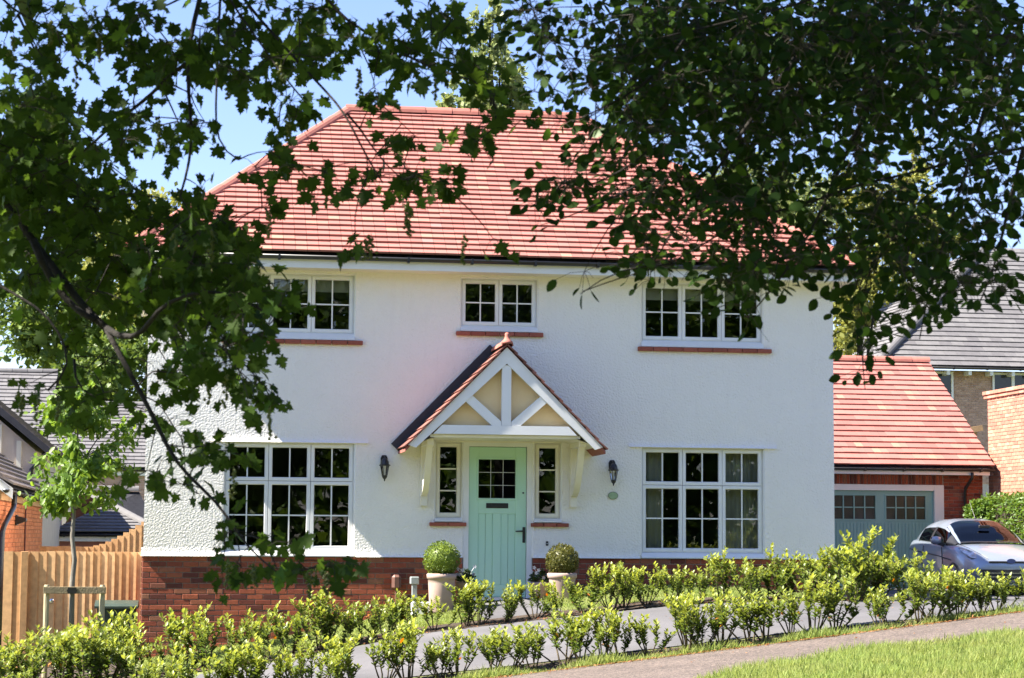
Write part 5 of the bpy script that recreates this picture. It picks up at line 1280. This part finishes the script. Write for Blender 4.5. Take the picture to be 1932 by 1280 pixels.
# ------------------------------------------------------------------ trees behind
def bg_tree(name, label, clumps, n, size, mat, trunk, group=None, tv=SMALL_TV, tf=SMALL_TF):
    """clumps: list of (x,y,z,rx,ry,rz)"""
    t = thing(name, label, 'tree', trunk[0], group)
    vol = np.array([c[3]*c[5] for c in clumps]); cnt = (n*vol/vol.sum()).astype(int)
    P = []; D = []
    for c, m in zip(clumps, cnt):
        k = max(6, m//45); sub = sphere_dirs(k)*(rng.random((k, 1))**.35); ids = rng.integers(0, k, m)
        p = sub[ids]+rng.normal(0, .16, (m, 3)); P.append(np.array(c[:3])+p*np.array(c[3:])); D.append(p)
    P = np.concatenate(P); D = np.concatenate(D); m = len(P)
    Rm = frames(unit(D+rng.normal(0, 1, (m, 3))), unit(D*.6+rng.normal(0, .6, (m, 3))+np.array((0, 0, .5))))*(size*(.6+.8*rng.random((m, 1, 1))))
    part('crown', inst_mesh('crown', tv, tf, P, Rm, mat), t, kind='stuff')
    tb = MB(); a, b, r = trunk; tb.tube([a, ((a[0]+b[0])/2+.1, (a[1]+b[1])/2, (a[2]+b[2])/2), b], [r, r*.7, r*.2], 8)
    for c in clumps[:8]: tb.tube([((a[0]+b[0])/2, (a[1]+b[1])/2, (a[2]+b[2])/2), c[:3]], [r*.35, r*.08], 5)
    tb.build('trunk', M['bark'], t, smooth=True); return t
def C3(x, y, Y, rpx, rpy=None, ry=None):
    q = at_Y(x, y, Y); d = (q-CP)@CD; s = d/FPX; rpy = rpy or rpx
    return (q[0], q[1], q[2], rpx*s, ry or rpx*s, rpy*s)
Yp = 24
bg_tree('poplar_tree', 'pale green upright tree rising behind the ridge of the white house', [C3(925, 150, Yp, 48, 70), C3(905, 60, Yp, 18, 50), C3(930, 40, Yp, 12, 36), C3(946, 70, Yp, 14, 42), C3(890, 160, Yp, 40, 40), C3(965, 170, Yp, 38, 40), C3(870, 200, Yp, 36, 26), C3(985, 205, Yp, 24, 26), C3(925, 240, Yp, 80, 60)], 5200, .16, L_BG3, ((at_Y(925, 900, Yp)[0], Yp, -.5), tuple(at_Y(925, 60, Yp)), .2))
bg_tree('broadleaf_tree', 'sunlit green tree behind the left roofs, seen below the sycamore branches', [C3(130, 620, 60, 130, 100), C3(40, 560, 60, 110, 110), C3(220, 560, 60, 90, 120), C3(170, 700, 60, 110, 60)], 9000, .30, L_BG1, ((at_Y(130, 900, 60)[0], 60, -1.5), tuple(at_Y(130, 560, 60)), .35), 'trees behind the left houses')
bg_tree('broadleaf_tree', 'yellow green tree crown against the left hip of the red roof', [C3(300, 420, 55, 80, 55), C3(250, 470, 55, 90, 70), C3(380, 450, 55, 60, 60), C3(310, 560, 55, 110, 90)], 7000, .28, L_BG2, ((at_Y(300, 900, 55)[0], 55, -1.5), tuple(at_Y(300, 450, 55)), .35), 'trees behind the left houses')
bg_tree('broadleaf_tree', 'green tree just left of the white wall beyond the grey roofs', [C3(230, 700, 52, 70, 90), C3(150, 720, 52, 60, 50)], 4200, .26, L_BG1, ((at_Y(230, 900, 52)[0], 52, -1.5), tuple(at_Y(230, 690, 52)), .3), 'trees behind the left houses')
bg_tree('broadleaf_tree', 'olive green tree behind the right hip of the red roof', [C3(1420, 350, 45, 75, 45), C3(1350, 370, 45, 45, 40), C3(1490, 400, 45, 90, 70), C3(1420, 450, 45, 110, 70)], 6500, .24, L_BG3, ((at_Y(1420, 900, 45)[0], 45, -.5), tuple(at_Y(1420, 380, 45)), .3), 'trees behind the garage')
bg_tree('broadleaf_tree', 'yellowish tree between the white wall and the grey roof on the right', [C3(1620, 560, 30, 55, 75), C3(1660, 510, 30, 60, 50), C3(1590, 620, 30, 40, 50)], 4200, .17, L_BG2, ((at_Y(1615, 900, 30)[0], 30, -.3), tuple(at_Y(1620, 520, 30)), .2), 'trees behind the garage')
bg_tree('conifer_tree', 'yellow green conifer tip showing through the beech leaves on the right', [C3(1725, 285, 60, 14, 40), C3(1722, 340, 60, 34, 40), C3(1690, 400, 60, 80, 60), C3(1600, 380, 60, 60, 50), C3(1720, 440, 60, 110, 50)], 5200, .26, L_BG2, ((at_Y(1722, 900, 60)[0], 60, -.3), tuple(at_Y(1722, 250, 60)), .3), 'trees behind the garage')
# unseen wood added behind the viewer to darken the window reflections
wd = []; n = 64000
ang = rng.random(n); X = -48+100*ang; Yw = -46-10*rng.random(n)+6*np.sin(X*.21); Zw = -1+rng.random(n)**.8*(11.5+2.0*np.sin(X*.37)+1.2*np.sin(X*.9)+3.5*np.exp(-((X-14)/9)**2))
P = np.stack([X, Yw, Zw], 1); Rm = frames(unit(rng.normal(0, 1, (n, 3))), unit(rng.normal(0, 1, (n, 3))))*(.62*(.6+.8*rng.random((n, 1, 1))))
o = part('added_woodland', inst_mesh('added_woodland', LEAF_TV, LEAF_TF, P, Rm, L_HEDGE), None, kind='stuff'); o['label'] = 'unseen wood added behind the viewer to darken the window panes'; o['category'] = 'added_woodland'

# ------------------------------------------------------------------ the two near trees whose branches frame the view
def syc_leaf():
    """five lobed toothed leaf blade, base at origin, tip along +y, width about 1.15"""
    half = [(0, 0), (.10, -.02), (.20, -.13), (.38, -.14), (.37, .00), (.28, .10), (.42, .13), (.46, .24), (.68, .34), (.50, .40), (.52, .50), (.36, .45), (.22, .44), (.30, .58), (.40, .70), (.25, .70), (.22, .84), (.09, .86), (0, 1.10)]
    R_ = [(x, y, .16*abs(x)**1.3-.30*max(0, y-.35)**2-.10*x*x) for x, y in half]
    Lp = [(-x, y, z) for x, y, z in R_[1:-1]]
    V = R_+Lp; n = len(R_); c0 = len(V); V += [(0, .22, -.01), (0, .5, -.03)]
    F = []; right = list(range(n)); left = [0]+list(range(n, n+len(Lp)))+[n-1]
    for side, flip in ((right, False), (left, True)):
        for a in range(n-1):
            y = (V[side[a]][1]+V[side[a+1]][1])/2; c = c0 if a < 9 else c0+1
            f = (c, side[a], side[a+1]); F.append(f[::-1] if flip else f)
            if a == 9-1: g = (c0, side[9], c0+1); F.append(g[::-1] if flip else g)
    return V, F
SYC_TV, SYC_TF = syc_leaf()
BEE_TV = [(0, 0, 0), (-.22, .16, .035), (-.34, .42, .05), (-.29, .70, .035), (-.14, .90, 0), (0, 1.0, -.04), (.14, .90, 0), (.29, .70, .035), (.34, .42, .05), (.22, .16, .035), (0, .45, -.01), (0, .75, -.02)]
BEE_TF = [(0, 10, 2, 1), (10, 11, 3, 2), (11, 5, 4, 3), (0, 9, 8, 10), (10, 8, 7, 11), (11, 7, 6, 5)]
class Skeleton:
    def __init__(s): s.P = []; s.mb = MB()
    def branch(s, pts, r0, r1, k=6):
        """pts: 3D points; smooth them a little and lay a tapered tube"""
        pts = np.array(pts, float); t = np.concatenate([[0], np.cumsum(np.linalg.norm(np.diff(pts, axis=0), axis=1))])
        m = max(4, int(t[-1]/.07)); tt = np.linspace(0, t[-1], m)
        Q = np.stack([np.interp(tt, t, pts[:, i]) for i in range(3)], 1)
        for _ in range(2): Q[1:-1] = (Q[:-2]+2*Q[1:-1]+Q[2:])/4
        s.mb.tube(Q, list(np.linspace(r0, r1, m)), k); s.P += list(Q[::1]); return Q
    def twig(s, target, r=.0030, maxlen=None):
        A = np.array(s.P); d = np.linalg.norm(A-target, axis=1)+.25*np.maximum(0, target[2]-A[:, 2]); i = int(np.argmin(d)); a = A[i]; L = np.linalg.norm(target-a)
        if L < .02: return a
        mid = (a+target)/2+np.array((0, 0, .10*L))+rng.normal(0, .06*L, 3); n = max(3, int(L/.06))
        tt = np.linspace(0, 1, n+1)[:, None]; Q = (1-tt)**2*a+2*tt*(1-tt)*mid+tt**2*target
        s.mb.tube(Q, list(np.linspace(r*(1+1.2*min(L, 1)), r*.55, n+1)), 4, cap=False); s.P += list(Q[1:]); return a
def px_path(pts, d0, d1):
    n = len(pts); return [at_depth(x, y, d0+(d1-d0)*i/(n-1)) for i, (x, y) in enumerate(pts)]
def sample_blobs(blobs, n):
    """points in weighted ellipses (x, y, rx, ry, weight, d0, d1), image is only the sketch: each gets its own distance"""
    w = np.array([b[4] for b in blobs], float); w /= w.sum(); out = []
    for b, m in zip(blobs, rng.multinomial(n, w)):
        a = rng.random(m)*2*np.pi; r = np.sqrt(rng.random(m)); d = b[5]+(b[6]-b[5])*rng.random(m)
        for i in range(m): out.append(at_depth(b[0]+b[2]*r[i]*math.cos(a[i]), b[1]+b[3]*r[i]*math.sin(a[i]), d[i]))
    return np.array(out)
def near_tree(t, sk, clusters, per, lsize, tv, tf, mat, mat_y, face, petiole, twig_r, young=.03, n_obj=300, droop=.55, spread=.10, leafname='leaf'):
    # connect clusters to the skeleton, nearest first
    A = np.array(sk.P); order = np.argsort([np.min(np.linalg.norm(A-c, axis=1)) for c in clusters])
    P = []; T = []; N_ = []; S = []; pet = MB()
    for ci in order:
        c = clusters[ci]; a = sk.twig(c, twig_r); out = unit((c-a)[None])[0]; m = rng.integers(per[0], per[1]+1)
        for q in range(m):
            az = rng.random()*6.283; dirv = np.array((math.cos(az), math.sin(az), 0))*.9+out*.5+np.array((0, 0, -droop))+rng.normal(0, .35, 3); dirv /= np.linalg.norm(dirv)
            base = c+dirv*np.array((1, 1, .5))*petiole*(.5+rng.random())+rng.normal(0, spread*.3, 3)
            pet.tube([c, (c+base)/2+np.array((0, 0, .01)), base], [.0013, .0011, .0009], 3, cap=False)
            tc = unit((CP-base)[None])[0]
            nrm = np.array((0, 0, 1.0))*(1-face)+tc*face*(1 if rng.random() < .7 else -1)+rng.normal(0, .42, 3)
            P.append(base); T.append(dirv+np.array((0, 0, -.25))); N_.append(nrm); S.append(lsize*(.62+.55*rng.random()))
    P, T, N_, S = np.array(P), unit(np.array(T)), unit(np.array(N_)), np.array(S); F = frames(T, N_)*np.stack([rng.uniform(.78, 1.12, len(P)), np.ones(len(P)), rng.uniform(-.6, 2.6, len(P))], 1)[:, None, :]
    dist = np.linalg.norm(P-CP, axis=1); rank = np.argsort(dist/S)
    isy = rng.random(len(P)) < young
    lm, ly = MB(), MB(); lm.v, lm.f = list(tv), list(tf)
    me = bpy.data.meshes.new(leafname); me.from_pydata([tuple(v) for v in tv], [], tf); setm(me, mat)
    mey = bpy.data.meshes.new(leafname); mey.from_pydata([tuple(v) for v in tv], [], tf); setm(mey, mat_y)
    inview = []
    for i in rank:
        v = P[i]-CP; z = v@CD; x, y = 966+FPX*(v@CR)/z, 640-FPX*(v@CU)/z
        if -20 < x < 1950 and -20 < y < 1280: inview.append(i)
        if len(inview) >= n_obj: break
    sel = np.zeros(len(P), bool); sel[inview] = True
    for i in inview:
        M4 = np.eye(4); M4[:3, :3] = F[i]*S[i]; M4[:3, 3] = P[i]; part(leafname, mey if isy[i] else me, t, Matrix(M4.tolist()))
    for mk, mt, nm in ((~sel & ~isy, mat, 'foliage'), (~sel & isy, mat_y, 'young_foliage')):
        if mk.any(): part(nm, inst_mesh(nm, tv, tf, P[mk], F[mk]*S[mk][:, None, None], mt), t, kind='stuff')
    part('petioles', pet.mesh('petioles', M['twig']), t, kind='stuff')
    part('twigs', sk.mb.mesh('twigs', M['bark'], True), t, kind='stuff')
def crown_cards(t, name, center, radii, n, size, mat, keep):
    d = sphere_dirs(n)*(rng.random((n, 1))**.33); P = np.array(center)+d*np.array(radii); P = P[keep(P)]; n = len(P)
    F = frames(unit(rng.normal(0, 1, (n, 3))), unit(rng.normal(0, .6, (n, 3))+np.array((0, 0, .8))))*(size*(.6+.8*rng.random((n, 1, 1))))
    part(name, inst_mesh(name, LEAF_TV, LEAF_TF, P, F, mat), t, kind='stuff')
def above_view(P, margin=70):
    v = P-CP; z = v@CD; y = 640-FPX*(v@CU)/np.maximum(z, .01); x = 966+FPX*(v@CR)/np.maximum(z, .01)
    return ((z > .5) & ((y < -margin) | (x < -260) | (x > 2200)))
# --- sycamore on the left
syc = thing('sycamore_tree', 'dark sycamore branches with lobed leaves hanging across the left and top', 'tree', (-9.6, -22.5, float(gz(-9.6, -22.5))))
sk = Skeleton()
tz = float(gz(-9.6, -22.5))
trunk = MB(); trunk.tube([(-9.6, -22.5, tz-.2), (-9.55, -22.5, 1.0), (-9.5, -22.45, 2.6), (-9.3, -22.3, 4.2), (-8.8, -22.2, 6.2), (-8.2, -22.1, 8.5)], [.38, .31, .28, .24, .16, .06], 12); trunk.build('trunk', M['bark'], syc, smooth=True)
top = np.array((-9.3, -22.3, 4.2))
def syc_branch(pts, d0, d1, r0, r1, lead=None):
    Q = px_path(pts, d0, d1)
    if lead is not None: Q = [np.array(lead)]+[(np.array(lead)+Q[0])/2+np.array((0, 0, .25))]+Q
    sk.branch(Q, r0, r1)
limb = sk.branch([top, (-7.6, -22.2, 4.6), (-5.8, -22.1, 4.3), (-4.4, -22.0, 3.9), (-3.2, -21.8, 3.5), (-2.6, -21.7, 3.2)], .12, .03, 8)
limb2 = sk.branch([(-9.45, -22.4, 2.9), (-7.6, -22.5, 3.1), (-6.2, -22.4, 2.75), (-5.5, -22.3, 2.45)], .09, .03, 8)
syc_branch([(-160, 250), (31, 400), (59, 456), (94, 494), (134, 550), (169, 594), (200, 619)], 8.3, 8.0, .029, .015, (-9.4, -22.4, 3.0))
syc_branch([(198, 616), (237, 690), (259, 731), (290, 784), (312, 840), (345, 895), (395, 930), (430, 970), (440, 1000), (480, 1050), (525, 1082)], 8.0, 7.5, .011, .003)
syc_branch([(62, 452), (85, 520), (120, 560), (158, 612), (178, 605)], 8.1, 8.0, .016, .011)
syc_branch([(200, 619), (219, 647), (269, 637), (287, 625), (275, 590), (316, 575), (344, 553), (430, 545), (470, 575), (520, 600)], 8.0, 7.6, .013, .003)
syc_branch([(344, 553), (345, 520), (370, 470), (385, 440)], 7.9, 7.8, .006, .003)
syc_branch([(344, 560), (390, 600), (430, 650), (470, 700), (510, 740)], 7.9, 7.6, .006, .002)
syc_branch([(-120, 480), (0, 537), (31, 560), (87, 585), (106, 619), (140, 678), (128, 712), (90, 737)], 8.0, 7.8, .020, .004, (-9.4, -22.5, 2.6))
syc_branch([(140, 678), (135, 720), (142, 745), (180, 750)], 8.1, 8.0, .006, .002)
syc_branch([(259, 731), (290, 690), (300, 700)], 8.0, 7.9, .005, .002)
syc_branch([(395, -120), (380, 0), (363, 44), (356, 94), (353, 151), (359, 212), (364, 262), (356, 322), (340, 370)], 8.0, 7.6, .017, .004, (-4.4, -22.0, 3.9))
syc_branch([(420, -120), (416, 0), (411, 67), (410, 151), (405, 215), (410, 289), (450, 302)], 7.8, 7.5, .009, .003, (-4.4, -22.0, 3.9))
syc_branch([(380, -110), (430, 0), (470, 50), (497, 91), (537, 148), (578, 195)], 7.7, 7.5, .008, .003, (-4.4, -22.0, 3.9))
syc_branch([(400, -110), (457, 0), (524, 74), (568, 124), (605, 161), (640, 201), (655, 215), (672, 262), (690, 290), (700, 312), (722, 345)], 7.8, 7.3, .011, .003, (-4.4, -22.0, 3.9))
syc_branch([(655, 215), (660, 228), (685, 235), (697, 270), (697, 288), (715, 305), (730, 318), (760, 340)], 7.4, 7.2, .005, .002)
syc_branch([(530, -130), (640, 34), (690, 60), (757, 101), (801, 123), (848, 141), (902, 155), (932, 160), (936, 188), (936, 235)], 7.9, 7.4, .011, .003, (-3.4, -21.85, 3.55))
syc_branch([(-60, -80), (10, 7), (34, 27), (91, 50), (131, 87), (148, 118), (178, 144)], 8.6, 8.2, .010, .003, (-5.8, -22.1, 4.3))
syc_branch([(34, 27), (57, 77), (74, 118), (101, 151)], 8.5, 8.3, .006, .002)
syc_branch([(430, -60), (349, 0), (309, 17), (262, 25), (235, 37)], 8.0, 7.9, .006, .002)
syc_branch([(356, 118), (326, 128), (306, 165), (262, 198), (202, 242), (150, 300), (60, 330)], 7.9, 8.2, .009, .003)
syc_branch([(306, 165), (330, 215), (350, 262)], 7.9, 7.7, .004, .002)
D0, D1 = 7.2, 8.6
SY = [  # x, y, rx, ry, weight
    (120, 60, 150, 75, 1.5), (240, 40, 80, 50, 1.0), (40, 190, 90, 90, 1.4), (90, 290, 120, 100, 3.2), (30, 330, 60, 120, 2.0), (190, 230, 90, 80, 1.9), (300, 90, 90, 60, 1.1), (310, 110, 40, 60, .5), (400, 80, 60, 80, 1.1), (500, 60, 90, 70, 1.7), (590, 30, 70, 50, 1.1), (560, 110, 60, 50, .9), (455, 150, 50, 40, .45),
    (365, 230, 26, 90, .6), (300, 270, 34, 45, .35), (540, 205, 36, 30, .4), (470, 310, 26, 20, .15), (530, 300, 40, 34, .35), (610, 320, 30, 30, .25), (510, 395, 36, 22, .2), (395, 390, 60, 60, 1.0), (420, 440, 40, 40, .6),
    (700, 70, 50, 40, .6), (760, 90, 40, 40, .35), (700, 180, 32, 18, .28), (830, 40, 40, 30, .5), (840, 115, 50, 26, .4), (805, 130, 22, 22, .15), (915, 140, 45, 40, .42), (935, 190, 36, 40, .5), (975, 225, 22, 18, .14), (905, 255, 30, 16, .2), (950, 255, 26, 14, .16),
    (740, 275, 22, 16, .12), (800, 262, 26, 16, .16), (695, 330, 34, 22, .28), (775, 345, 36, 30, .34), (845, 340, 24, 26, .18), (860, 410, 26, 20, .16), (920, 445, 18, 14, .07), (690, 445, 36, 16, .2),
    (100, 400, 120, 70, 2.2), (250, 400, 130, 60, 1.9), (60, 500, 80, 70, 1.5), (200, 510, 130, 70, 2.6), (340, 490, 100, 60, 2.0), (420, 540, 90, 60, 2.0), (480, 560, 70, 50, 1.2), (300, 580, 100, 50, 1.7), (390, 630, 90, 50, 1.7), (470, 640, 50, 30, .6), (130, 600, 100, 50, .7), (525, 590, 24, 30, .2),
    (420, 690, 40, 24, .35), (350, 700, 50, 40, .6), (500, 745, 45, 26, .4), (450, 720, 30, 24, .3), (300, 740, 50, 40, .5), (180, 690, 90, 40, .4), (60, 730, 50, 30, .3), (150, 745, 90, 34, .4), (250, 660, 60, 40, .4),
    (320, 800, 50, 40, .5), (370, 850, 40, 30, .4), (290, 880, 40, 40, .35), (350, 930, 40, 28, .3), (455, 870, 40, 20, .25), (445, 1010, 34, 22, .26), (520, 1020, 30, 22, .2), (430, 1065, 40, 16, .25), (560, 1070, 50, 18, .32), (620, 1072, 26, 14, .14), (245, 915, 26, 26, .14)]
cl = sample_blobs([(x, y, rx*.82, ry*.82, w, *((D0, D1) if x > 330 or y < 280 else (8.0, 9.3))) for x, y, rx, ry, w in SY], 700)
near_tree(syc, sk, cl, (3, 5), .057, SYC_TV, SYC_TF, L_SYC, L_SYC_Y, .62, .04, .0024, young=.06)
# deeper layer where the crown is thickest
cl2 = sample_blobs([(60, 300, 90, 110, 2, 8.6, 10.5), (110, 450, 130, 80, 1.6, 8.6, 10.5), (340, 530, 130, 60, 1.2, 8.4, 9.6)], 170)
P = np.repeat(cl2, 5, 0)+rng.normal(0, .10, (len(cl2)*5, 3)); n = len(P)
part('foliage', inst_mesh('foliage', SYC_TV, SYC_TF, P, frames(unit(rng.normal(0, .7, (n, 3))+np.array((0, 0, -.7))), unit(rng.normal(0, .5, (n, 3))+np.array((0, -.5, .5))))*(.085*(.6+.5*rng.random((n, 1, 1)))), L_SYC), syc, kind='stuff')
# hanging flower strings
fl = [(240, 60), (190, 80), (143, 140), (430, 165), (530, 140), (545, 240), (510, 420), (617, 355), (770, 400), (772, 420), (875, 465), (690, 470), (700, 465), (680, 150), (822, 150), (100, 200), (300, 240), (425, 725), (510, 790), (395, 725), (440, 905), (40, 760), (70, 770), (110, 770), (430, 1080), (480, 1085), (614, 1100), (585, 1090), (190, 85), (330, 460), (400, 455), (95, 60), (25, 90), (180, 40)]
for x, y in fl:
    a = at_depth(x, y-25, 7.5); m = MB(); L = .09+.05*rng.random(); m.tube([a, a+np.array((.004, 0, -L*.5)), a+np.array((.0, .0, -L))], .0012, 3)
    for q in range(16):
        c = a+np.array((rng.normal(0, .007), rng.normal(0, .007), -L*(.12+.88*q/16))); r = .0075
        m.add([c+np.array(o)*r for o in ((1, 0, 0), (0, 1, 0), (-1, 0, 0), (0, -1, 0), (0, 0, 1), (0, 0, -1))], [(0, 1, 4), (1, 2, 4), (2, 3, 4), (3, 0, 4), (1, 0, 5), (2, 1, 5), (3, 2, 5), (0, 3, 5)])
    m.build('flower_string', L_FLOWER, syc)
crown_cards(syc, 'upper_crown', (-7.0, -22.4, 5.8), (5.5, 3.8, 3.0), 4600, .30, L_DARK, lambda P: above_view(P))
# --- beech on the right
bee = thing('beech_tree', 'dark beech branches with small oval leaves filling the upper right', 'tree', (3.4, -21.5, float(gz(3.4, -21.5))))
sk = Skeleton(); tz = float(gz(3.4, -21.5))
trunk = MB(); trunk.tube([(3.4, -21.5, tz-.2), (3.35, -21.5, 1.2), (3.3, -21.5, 3.0), (3.2, -21.5, 5.0), (3.0, -21.5, 8.0)], [.34, .28, .25, .20, .06], 12); trunk.build('trunk', M['bark'], bee, smooth=True)
def bee_branch(pts, d0, d1, r0, r1, lead=None):
    Q = px_path(pts, d0, d1)
    if lead is not None: Q = [np.array(lead), (np.array(lead)+Q[0])/2+np.array((0, 0, .2))]+Q
    sk.branch(Q, r0, r1)
bee_branch([(2060, 250), (1931, 280), (1833, 297), (1766, 314), (1705, 331), (1617, 348), (1516, 388), (1432, 405), (1340, 450), (1270, 500), (1180, 520), (1100, 550)], 7.6, 7.2, .022, .002, (3.3, -21.5, 2.4))
bee_branch([(2050, 270), (1932, 300), (1854, 331), (1780, 337), (1746, 371), (1685, 422), (1640, 500), (1620, 600), (1632, 735)], 7.8, 7.6, .016, .0015, (3.3, -21.5, 2.5))
bee_branch([(2100, 60), (1900, 70), (1700, 60), (1500, 110), (1380, 180), (1250, 260), (1170, 330), (1110, 350)], 7.6, 7.2, .022, .003, (3.3, -21.5, 3.2))
bee_branch([(1900, -180), (1700, -60), (1500, 10), (1300, 60), (1160, 90), (1060, 90), (1000, 60)], 7.5, 7.1, .020, .002, (3.2, -21.5, 3.9))
bee_branch([(1500, 110), (1400, 250), (1340, 340), (1280, 420), (1230, 500)], 7.4, 7.2, .009, .002)
bee_branch([(1700, 60), (1650, 180), (1600, 280), (1540, 420), (1480, 520), (1410, 600)], 7.6, 7.4, .010, .002)
bee_branch([(1900, 70), (1860, 200), (1820, 330), (1780, 460), (1750, 560), (1735, 640)], 7.7, 7.6, .010, .002)
bee_branch([(1931, 280), (1900, 400), (1880, 500), (1840, 590)], 7.7, 7.6, .009, .002)
bee_branch([(1300, 60), (1240, 150), (1150, 200), (1080, 230)], 7.3, 7.2, .007, .002)
bee_branch([(1270, 300), (1200, 360), (1130, 380), (1060, 420), (1020, 425)], 7.3, 7.1, .005, .0015)
bee_branch([(1270, 500), (1180, 500), (1130, 525), (1095, 555)], 7.2, 7.1, .004, .0015)
BE = [(1560, 40, 400, 60, 4.6), (1250, 60, 180, 60, 2.0), (1450, 130, 250, 90, 3.8), (1720, 130, 220, 90, 3.6), (1200, 160, 110, 80, 1.7), (1350, 220, 170, 90, 2.6), (1560, 230, 160, 70, 1.9), (1830, 230, 110, 110, 1.7), (1200, 270, 80, 70, 1.3), (1260, 340, 110, 70, 1.4), (1420, 300, 60, 40, .35), (1560, 330, 140, 60, 1.5), (1720, 350, 100, 60, 1.0), (1870, 380, 80, 90, 1.2),
      (1330, 400, 120, 50, .9), (1480, 420, 130, 60, 1.8), (1640, 440, 120, 60, 1.5), (1790, 470, 110, 70, 1.4), (1300, 475, 80, 34, .4), (1400, 485, 80, 38, .65), (1530, 510, 90, 40, 1.0), (1690, 520, 90, 40, .9), (1850, 540, 70, 40, .6), (1390, 545, 50, 30, .5), (1410, 590, 24, 26, .22), (1480, 550, 50, 20, .3), (1610, 570, 36, 40, .4), (1740, 580, 46, 50, .6), (1640, 640, 24, 50, .2), (1632, 710, 14, 30, .08), (1755, 630, 20, 18, .08), (1890, 570, 30, 20, .14), (1800, 570, 30, 20, .2),
      (1060, 210, 30, 40, .25), (1010, 40, 36, 50, .34), (1030, 130, 40, 50, .36), (1090, 90, 60, 60, .6), (1000, 175, 14, 14, .06), (1110, 225, 26, 26, .2), (1100, 270, 20, 18, .1), (1095, 335, 22, 14, .1), (1060, 350, 24, 20, .12), (1050, 385, 20, 20, .1), (1030, 420, 24, 10, .08), (1160, 390, 30, 30, .2), (1180, 435, 26, 20, .14), (1215, 470, 40, 30, .3), (1200, 520, 40, 20, .2), (1105, 545, 18, 18, .08), (1150, 505, 18, 10, .06), (1260, 525, 40, 22, .14), (1340, 555, 26, 16, .08), (1230, 565, 16, 10, .04)]
cl = sample_blobs([(x, y-(32 if y > 380 else 8), rx, ry*.9, w, 6.9, 8.4) for x, y, rx, ry, w in BE], 1150)
near_tree(bee, sk, cl, (4, 7), .050, BEE_TV, BEE_TF, L_BEE, L_BEE_Y, .5, .038, .0022, young=.03, droop=.25, spread=.13)
cl2 = sample_blobs([(1540, 50, 420, 80, 5, 8.4, 10.0), (1470, 150, 300, 80, 3.2, 8.4, 10.0), (1780, 150, 180, 120, 1.4, 8.4, 10.0), (1250, 200, 110, 90, .6, 8.2, 9.4)], 520)
P = np.repeat(cl2, 7, 0)+rng.normal(0, .09, (len(cl2)*7, 3)); n = len(P)
part('foliage', inst_mesh('foliage', BEE_TV, BEE_TF, P, frames(unit(rng.normal(0, .8, (n, 3))+np.array((0, 0, -.4))), unit(rng.normal(0, .5, (n, 3))+np.array((0, -.4, .6))))*(.06*(.6+.5*rng.random((n, 1, 1)))), L_BEE), bee, kind='stuff')
crown_cards(bee, 'upper_crown', (1.0, -22.0, 5.6), (5.2, 3.8, 2.9), 4600, .28, L_DARK, lambda P: above_view(P))
